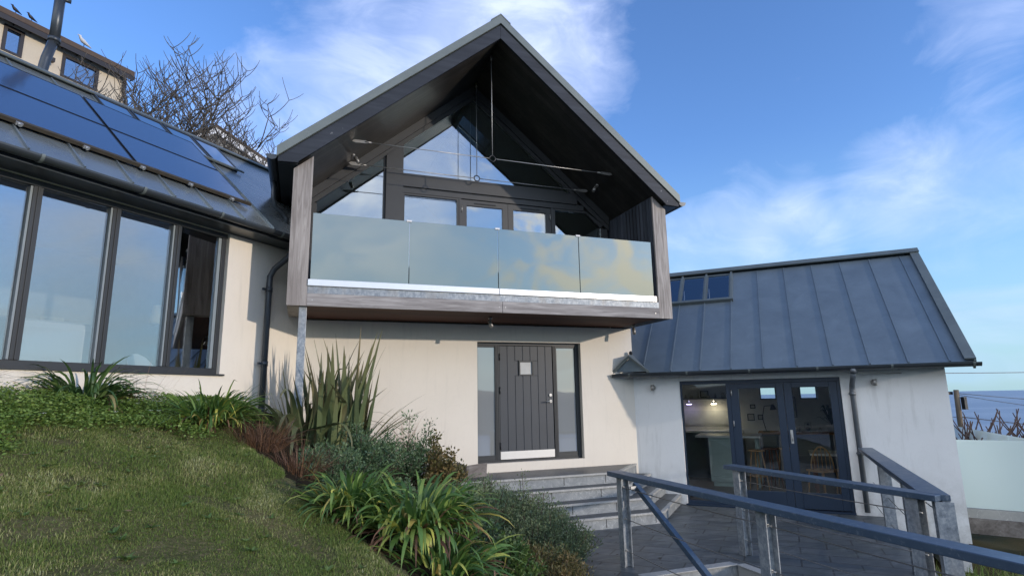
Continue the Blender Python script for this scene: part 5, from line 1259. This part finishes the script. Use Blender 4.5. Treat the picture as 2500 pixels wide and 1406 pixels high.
shrub((1.80, 7.9, .78), (.38, .35), 2600, (.035, .065, .32), 'olive', 'olive-brown leafy shrub left of the sleepers', hgt=.58, stems=24, seed=5, tall=3)
shrub((2.45, 7.9, .30), (.60, .50), 13000, (.024, .046, .17), 'rose', 'rosemary bush beside the landing', 'rosemary_bush', hgt=.50, stems=90, seed=6, upright=.9, group='rosemary bushes')
shrub((2.85, 7.35, .12), (.62, .50), 16000, (.024, .046, .17), 'rose', 'rosemary bush hiding the lower steps with one tall shoot', 'rosemary_bush', hgt=.66, stems=100, seed=7, upright=.9, tall=2, group='rosemary bushes')
shrub((2.75, 6.55, .12), (.70, .60), 17000, (.022, .044, .17), 'rose', 'rosemary bush spreading onto the slate paving', 'rosemary_bush', hgt=.52, stems=110, seed=8, upright=.8, group='rosemary bushes')
shrub((2.05, 7.1, .42), (.60, .55), 13000, (.024, .046, .17), 'rose', 'rosemary bush behind the grey-green mound', 'rosemary_bush', hgt=.62, stems=90, seed=16, upright=.9, group='rosemary bushes')
shrub((1.55, 6.2, .55), (.55, .60), 9500, (.022, .045, .22), 'hebe', 'grey-green mound between the strap leaves and the rosemary', hgt=.50, stems=60, seed=9)
shrub((1.75, 5.35, .30), (.48, .55), 9000, (.022, .042, .36), 'bright', 'bright green leafy mound at the bottom of the bed', hgt=.42, stems=60, seed=10)
shrub((2.35, 5.75, .10), (.55, .5), 12000, (.022, .04, .17), 'olive', 'brownish low bush at the bottom of the bed by the paving', hgt=.40, stems=60, seed=12)
shrub((1.0, 5.7, .80), (.45, .45), 6500, (.022, .045, .22), 'hebe', 'dark shrub behind the two centre strap leaved clumps', hgt=.40, stems=45, seed=13)

# ground cover over the top of the lawn
n = 42000
u = rng.uniform(.9, 6.0, n); w = -rng.uniform(0.02, 1.0, n)**.8*(1.22+.26*np.sin(3.1*u)+.15*np.sin(7.3*u+1)+rng.normal(0, .10, n))*np.clip(.35+.35*(u-.9), .35, 1.0)
X = WC-(u+w)*R2; Y = 9.5+(w-u)*R2; hcov = .05+.16*np.clip((u-1.6)/2.2, 0, 1)*np.clip((1.5+w)/.8, .15, 1)
Z = gz(X, Y)+hcov*rng.uniform(.1, 1, n)**.6+.03*np.sin(7*X)*np.cos(8*Y)
a = rng.uniform(0, 2*np.pi, n); d = np.stack([np.cos(a), np.sin(a), rng.uniform(-.2, .7, n)], -1); d /= np.linalg.norm(d, axis=1)[:, None]
sd = np.cross(d, np.array([0, 0, 1.])+rng.normal(0, .5, (n, 3))); sd /= np.linalg.norm(sd, axis=1)[:, None]
P = np.stack([X, Y, Z], -1); L_ = rng.uniform(.018, .036, n)[:, None]; wd = L_*.36
V = np.stack([P, P+d*L_*.5-sd*wd, P+d*L_, P+d*L_*.5+sd*wd], 1).reshape(-1, 3)
o = pymesh('ground_cover', V, np.arange(n*4).reshape(-1, 4), 'cover', None, np.stack([np.repeat(rng.uniform(0, 1, n), 4), np.zeros(n*4)], -1)); struct(o, 'stuff', 'low leafy ground cover along the top of the lawn')
# daisies in the ground cover
bm = B()
for k in range(16):
    uu = random.uniform(2.2, 4.3); ww = -random.uniform(.35, 1.3); x, y = WC-(uu+ww)*R2, 9.5+(ww-uu)*R2
    c0 = Vector((x, y, float(gz(x, y))+.19))
    for j in range(6):
        aa = j*math.pi/3; bm.quad(c0, c0+Vector((math.cos(aa-.3), math.sin(aa-.3), .25))*.018, c0+Vector((math.cos(aa), math.sin(aa), .3))*.024, c0+Vector((math.cos(aa+.3), math.sin(aa+.3), .25))*.018)
struct(bm.obj('daisies', 'petal', recalc=False), 'stuff', 'scattered white daisies in the ground cover')

# mown grass blades, denser where the lawn is near the camera
def grassfield(n, reg, Lr, Wr):
    X = rng.uniform(reg[0], reg[1], n); Y = rng.uniform(reg[2], reg[3], n)
    ok = (X < bed_edge(Y)+.05+.05*np.sin(9*Y)) & (wing_d(X, Y) > .05); X, Y = X[ok], Y[ok]; m = len(X)
    th = np.sin(4.3*X+2*np.sin(2.7*Y))*np.sin(3.9*Y+1.7*np.sin(3.1*X)); kp = rng.uniform(0, 1, m) < np.where(th > .72, .25, 1); X, Y = X[kp], Y[kp]; m = len(X)
    base = np.stack([X, Y, gz(X, Y)+bumps(X, Y)-.004], -1); pa = .5+.5*np.sin(2.1*X+.7*np.sin(3*Y))*np.sin(1.9*Y+1+.6*np.sin(2.5*X))
    Ln = rng.uniform(*Lr, m)*(.55+.75*pa)*np.where(rng.uniform(0, 1, m) < .03, 1.7, 1)
    return blades(base, unit(rng.uniform(0, 2*np.pi, m)), Ln, rng.uniform(*Wr, m), (rng.uniform(.35, 1.5, m), rng.uniform(.2, 1.8, m)), 2, np.clip(rng.uniform(0, 1, m)**1.25, 0, 1))
parts = [grassfield(210000, (-2.6, 1.3, 2.9, 5.2), (.018, .038), (.0024, .0046)), grassfield(120000, (-3.4, .5, 5.2, 7.9), (.020, .040), (.003, .0055)), grassfield(20000, (-5, -2.6, 3, 6), (.025, .055), (.004, .007))]
off = 0; VV, FF, TT = [], [], []
for v, f, t_ in parts: VV.append(v); FF.append(f+off); TT.append(t_); off += len(v)
o = pymesh('grass', np.concatenate(VV), np.concatenate(FF), 'grass', None, np.concatenate(TT)); struct(o, 'stuff', 'short mown grass of the sloping lawn')

# weeds and clover rosettes in the lawn
k = 170; X = rng.uniform(-2.6, 1.2, k); Y = rng.uniform(3.1, 7.2, k); ok = (X < bed_edge(Y)-.05) & (wing_d(X, Y) > 1.1); X, Y = X[ok], Y[ok]; k = len(X); q = 9
Xr, Yr = np.repeat(X, q), np.repeat(Y, q); sz = np.repeat(rng.uniform(.6, 1.5, k), q)
V, F, T_ = blades(np.stack([Xr, Yr, gz(Xr, Yr)+bumps(Xr, Yr)+.006], -1), unit(rng.uniform(0, 6.28, k*q)), rng.uniform(.03, .055, k*q)*sz, rng.uniform(.010, .018, k*q)*sz, (rng.uniform(.25, .8, k*q), rng.uniform(.3, 1.2, k*q)), 4, np.repeat(rng.uniform(.3, 1, k), q))
struct(pymesh('lawn_weeds', V, F, 'bright', None, T_), 'stuff', 'small broad leaved weeds scattered through the lawn')
bm = B()
for i in range(90):
    x, y = random.uniform(-2.4, 1.2), random.uniform(3.1, 7.0)
    if x > float(bed_edge(y))-.05 or wing_d(x, y) < .9: continue
    a = random.uniform(0, 6.28); c0 = Vector((x, y, float(gz(x, y)+bumps(x, y))+.022)); d0 = Vector((math.cos(a), math.sin(a), random.uniform(-.2, .3))); s0 = Vector((-math.sin(a), math.cos(a), .2)); L_ = random.uniform(.014, .03)
    bm.quad(c0, c0+d0*L_+s0*L_*.45, c0+d0*L_*2, c0+d0*L_-s0*L_*.45)
struct(bm.obj('lawn_litter', simple('brown_litter', (.20, .13, .07), .8), recalc=False), 'stuff', 'brown fallen leaves lying on the lawn')

# rough growth on the bank at bottom right
n = 5000; X = rng.uniform(5.6, 11.5, n); Y = rng.uniform(1.2, 6.0, n); ok = (X-Y > 2.15); X, Y = X[ok], Y[ok]; m = len(X)
base = np.stack([X, Y, bank(X, Y)], -1)
V, F, T_ = blades(base, unit(rng.uniform(0, 6.28, m)), rng.uniform(.15, .38, m), rng.uniform(.006, .014, m), (rng.uniform(.6, 1.5, m), rng.uniform(.3, 1.6, m)), 4, rng.uniform(.0, .8, m))
struct(pymesh('bank_growth', V, F, 'grass', None, T_), 'stuff', 'rough grass growing on the bank right of the deck')
for k, (x, y) in enumerate([(7.3, 4.35), (7.9, 4.2), (8.7, 4.5)]):
    shrub((x, y, float(bank(x, y))), (.45, .45), 2600, (.03, .07, .2), ('sedge', 'olive', 'bright')[k], ['brown dead shrub on the bank right of the broad capped railing', 'olive shrub on the bank under the glass fence', 'green shrub on the bank at the right picture edge'][k], hgt=.35, stems=30, seed=60+k, group='shrubs on the bank')

# fallen leaves on paving
bm = B()
for k in range(60):
    x, y = random.uniform(2.6, 5.5), random.uniform(5.8, 7.7); a = random.uniform(0, 6.28); c0 = Vector((x, y, T+.006)); d0 = Vector((math.cos(a), math.sin(a), .1)); s0 = Vector((-math.sin(a), math.cos(a), .25))
    L_ = random.uniform(.012, .03); bm.quad(c0, c0+d0*L_+s0*L_*.35, c0+d0*L_*2, c0+d0*L_-s0*L_*.35)
struct(bm.obj('fallen_leaves', simple('dry_leaf', (.06, .04, .025), .8), recalc=False), 'stuff', 'dry fallen leaves on the slate paving')

# ------------------------------------------------------------------ sky
SUN = Vector((.87, -1.0, .235)).normalized()
wd = bpy.data.worlds.new('World'); scene.world = wd; wd.use_nodes = True
nt = wd.node_tree; nt.nodes.clear()
class WT(NT):
    def __init__(s, tree): s.t = tree
t = WT(nt)
sky_n = t.n('ShaderNodeTexSky'); sky_n.sky_type = 'NISHITA'; sky_n.sun_disc = False
el = math.asin(SUN.z); sky_n.sun_elevation = el
sky_n.sun_rotation = math.atan2(SUN.x, SUN.y)      # clockwise from +Y
sky_n.altitude = 30; sky_n.air_density = 1.0; sky_n.dust_density = .4; sky_n.ozone_density = 2.2
tc = t.n('ShaderNodeTexCoord'); gen = tc.outputs['Generated']
def vmap(scale, loc=(0, 0, 0), rot=(0, 0, 0)):
    mp = t.n('ShaderNodeMapping'); mp.inputs['Scale'].default_value = scale; mp.inputs['Location'].default_value = loc; mp.inputs['Rotation'].default_value = rot; t.l(gen, mp.inputs['Vector']); return mp.outputs[0]
def lobe(d, c0, c1, wt):
    """smooth blob of weight wt around direction d; c0..c1 = angles (deg) of outer and inner edge"""
    dt = t.n('ShaderNodeVectorMath'); dt.operation = 'DOT_PRODUCT'; t.l(gen, dt.inputs[0]); dt.inputs[1].default_value = Vector(d).normalized()
    mr = t.n('ShaderNodeMapRange'); mr.interpolation_type = 'SMOOTHSTEP'; t.l(dt.outputs['Value'], mr.inputs[0])
    mr.inputs[1].default_value = math.cos(math.radians(c0)); mr.inputs[2].default_value = math.cos(math.radians(c1)); mr.inputs[3].default_value = 0; mr.inputs[4].default_value = wt
    return mr.outputs[0]
sepw = t.n('ShaderNodeSeparateXYZ'); t.l(gen, sepw.inputs[0]); zed = sepw.outputs[2]
def band(z0, z1, z2, z3, wt):
    a = t.n('ShaderNodeMapRange'); a.interpolation_type = 'SMOOTHSTEP'; t.l(zed, a.inputs[0]); a.inputs[1].default_value = z0; a.inputs[2].default_value = z1; a.inputs[3].default_value = 0; a.inputs[4].default_value = wt
    b = t.n('ShaderNodeMapRange'); b.interpolation_type = 'SMOOTHSTEP'; t.l(zed, b.inputs[0]); b.inputs[1].default_value = z2; b.inputs[2].default_value = z3; b.inputs[3].default_value = 1; b.inputs[4].default_value = 0
    return t.math('MULTIPLY', a.outputs[0], b.outputs[0])
def add(*xs):
    r = xs[0]
    for x in xs[1:]: r = t.math('ADD', r, x)
    return r
n1 = t.noise(vmap((1, 1, 1.6)), 2.6, 9, .55, .5); n2 = t.noise(vmap((1.2, 1, 2.2), (3, 1, 2)), 6.0, 8, .6, .9); n3 = t.noise(vmap((1, 1, 5), (1, 7, 3)), 2.2, 7, .55, .3)
soft = add(lobe((.22, .80, .56), 17, 1, .46), lobe((.34, .78, .53), 14, 0, .26), lobe((.83, .48, .27), 9, 1, .28), lobe((.76, .57, .29), 7, 1, .20), lobe((.675, .68, .31), 6, 1, .24), lobe((.715, .665, .23), 5, 1, .34),
           lobe((.60, .77, .21), 9, 1, .46), lobe((-.03, .92, .38), 15, 2, .30), lobe((.80, .38, .47), 8, 1, .22), lobe((.93, -.30, .20), 10, 1, .34), lobe((.96, -.2, .12), 12, 2, .26), lobe((.74, .55, .36), 14, 2, .10))
dens = add(t.math('MULTIPLY', t.math('SUBTRACT', n1, .5), .75), t.math('MULTIPLY', t.math('SUBTRACT', n2, .5), .55), soft, -.13)
dens = t.math('MULTIPLY', t.math('MAXIMUM', dens, 0), 1.55, True)
n4 = t.noise(vmap((1.3, 1, 1.6), (5, 2, 1)), 7.0, 9, .60, 1.2)
d4 = t.math('MULTIPLY', t.math('MAXIMUM', add(t.math('MULTIPLY', t.math('SUBTRACT', n4, .5), 2.6), lobe((.50, -.84, .20), 16, 3, .36), -.16), 0), 2.6, True)
d4 = t.math('MULTIPLY', d4, lobe((.52, -.83, .22), 26, 14, 1.0))
dens = t.math('MAXIMUM', dens, d4)
fill_cloud = t.math('MULTIPLY', t.math('MAXIMUM', add(t.math('SUBTRACT', n1, .5), t.math('MULTIPLY', t.math('SUBTRACT', n2, .5), .5), lobe((-.60, -.75, .28), 62, 10, .55), -.03), 0), 2.2, True)  # unseen cloud bank behind the camera, added to raise the fill light
fill_cloud = t.math('MULTIPLY', fill_cloud, lobe((-.60, -.75, .28), 66, 45, 1.0))
dens = t.math('MAXIMUM', dens, fill_cloud)
low = t.math('MULTIPLY', t.math('MAXIMUM', add(t.math('SUBTRACT', n3, .5), band(.0, .02, .08, .20, .17), -.05), 0), 7.0, True)
low = t.math('MULTIPLY', low, band(-.01, .012, .10, .20, 1.0))
cloud = t.math('MAXIMUM', dens, t.math('MULTIPLY', low, .8))
# colours
sc = t.mix(1.0, sky_n.outputs[0], (.135, .135, .135, 1), 'MULTIPLY')
tint = t.mix(1.0, sc, (.68, .86, 1.22, 1), 'MULTIPLY')
glow = add(lobe(SUN, 70, 0, 1.0))
near = lobe(SUN, 26, 4, 1.0)
cc = t.mix(glow, (.44, .50, .68, 1), (.62, .55, .43, 1))
shade = t.ramp(n2, [(.40, (.78, .82, .90)), (.62, (1, 1, 1))])
cc = t.mix(lobe((-.60, -.75, .28), 66, 40, 1.0), cc, (.92, .93, .97, 1))  # the added rear bank is coloured brighter to lift the fill
cc = t.mix(1.0, cc, shade, 'MULTIPLY')
cc = t.mix(near, cc, (1.6, 1.28, .78, 1))
ca = t.math('MULTIPLY', cloud, .86)
skyc = t.mix(ca, tint, cc)
# pale greenish band towards the horizon
hz = t.n('ShaderNodeMapRange'); hz.interpolation_type = 'SMOOTHSTEP'; t.l(zed, hz.inputs[0]); hz.inputs[1].default_value = .42; hz.inputs[2].default_value = -.02; hz.inputs[3].default_value = 0; hz.inputs[4].default_value = .80
skyc = t.mix(hz.outputs[0], skyc, (.19, .315, .385, 1))
bg = t.n('ShaderNodeBackground'); t.l(skyc, bg.inputs[0]); bg.inputs[1].default_value = 1.0
ow = t.n('ShaderNodeOutputWorld'); t.l(bg.outputs[0], ow.inputs[0])

sun = bpy.data.lights.new('sun', 'SUN'); sun.energy = 1.0; sun.angle = math.radians(1.0); sun.color = (1, .86, .72)
so = bpy.data.objects.new('sun', sun); col.objects.link(so); so.rotation_euler = SUN.to_track_quat('Z', 'Y').to_euler()

# ------------------------------------------------------------------ camera
cam = bpy.data.cameras.new('camera'); cam.sensor_width = 36; cam.lens = 36*1397.7/2500; cam.clip_start = .05; cam.clip_end = 60000
co = bpy.data.objects.new('camera', cam); col.objects.link(co); scene.camera = co
p_, r_, a_ = math.radians(10.91), math.radians(-1.036), math.radians(90-69.83)
def rz(v): return Vector((v[0]*math.cos(a_)+v[1]*math.sin(a_), -v[0]*math.sin(a_)+v[1]*math.cos(a_), v[2]))
Fv = Vector((0, math.cos(p_), math.sin(p_))); Uv = Vector((0, -math.sin(p_), math.cos(p_))); Rv = Vector((1, 0, 0))
Rn, Un = Rv*math.cos(r_)+Uv*math.sin(r_), Uv*math.cos(r_)-Rv*math.sin(r_)
Fv, Un, Rn = rz(Fv), rz(Un), rz(Rn)
m = Matrix((Rn, Un, -Fv)).transposed().to_4x4(); m.translation = Vector((0, 0, 2.0)); co.matrix_world = m
scene.view_settings.view_transform = 'Standard'; scene.view_settings.look = 'None'; scene.view_settings.exposure = 1.12; scene.view_settings.gamma = 1
scene.cycles.max_bounces = 8; scene.cycles.transparent_max_bounces = 24; scene.cycles.caustics_reflective = False; scene.cycles.caustics_refractive = False
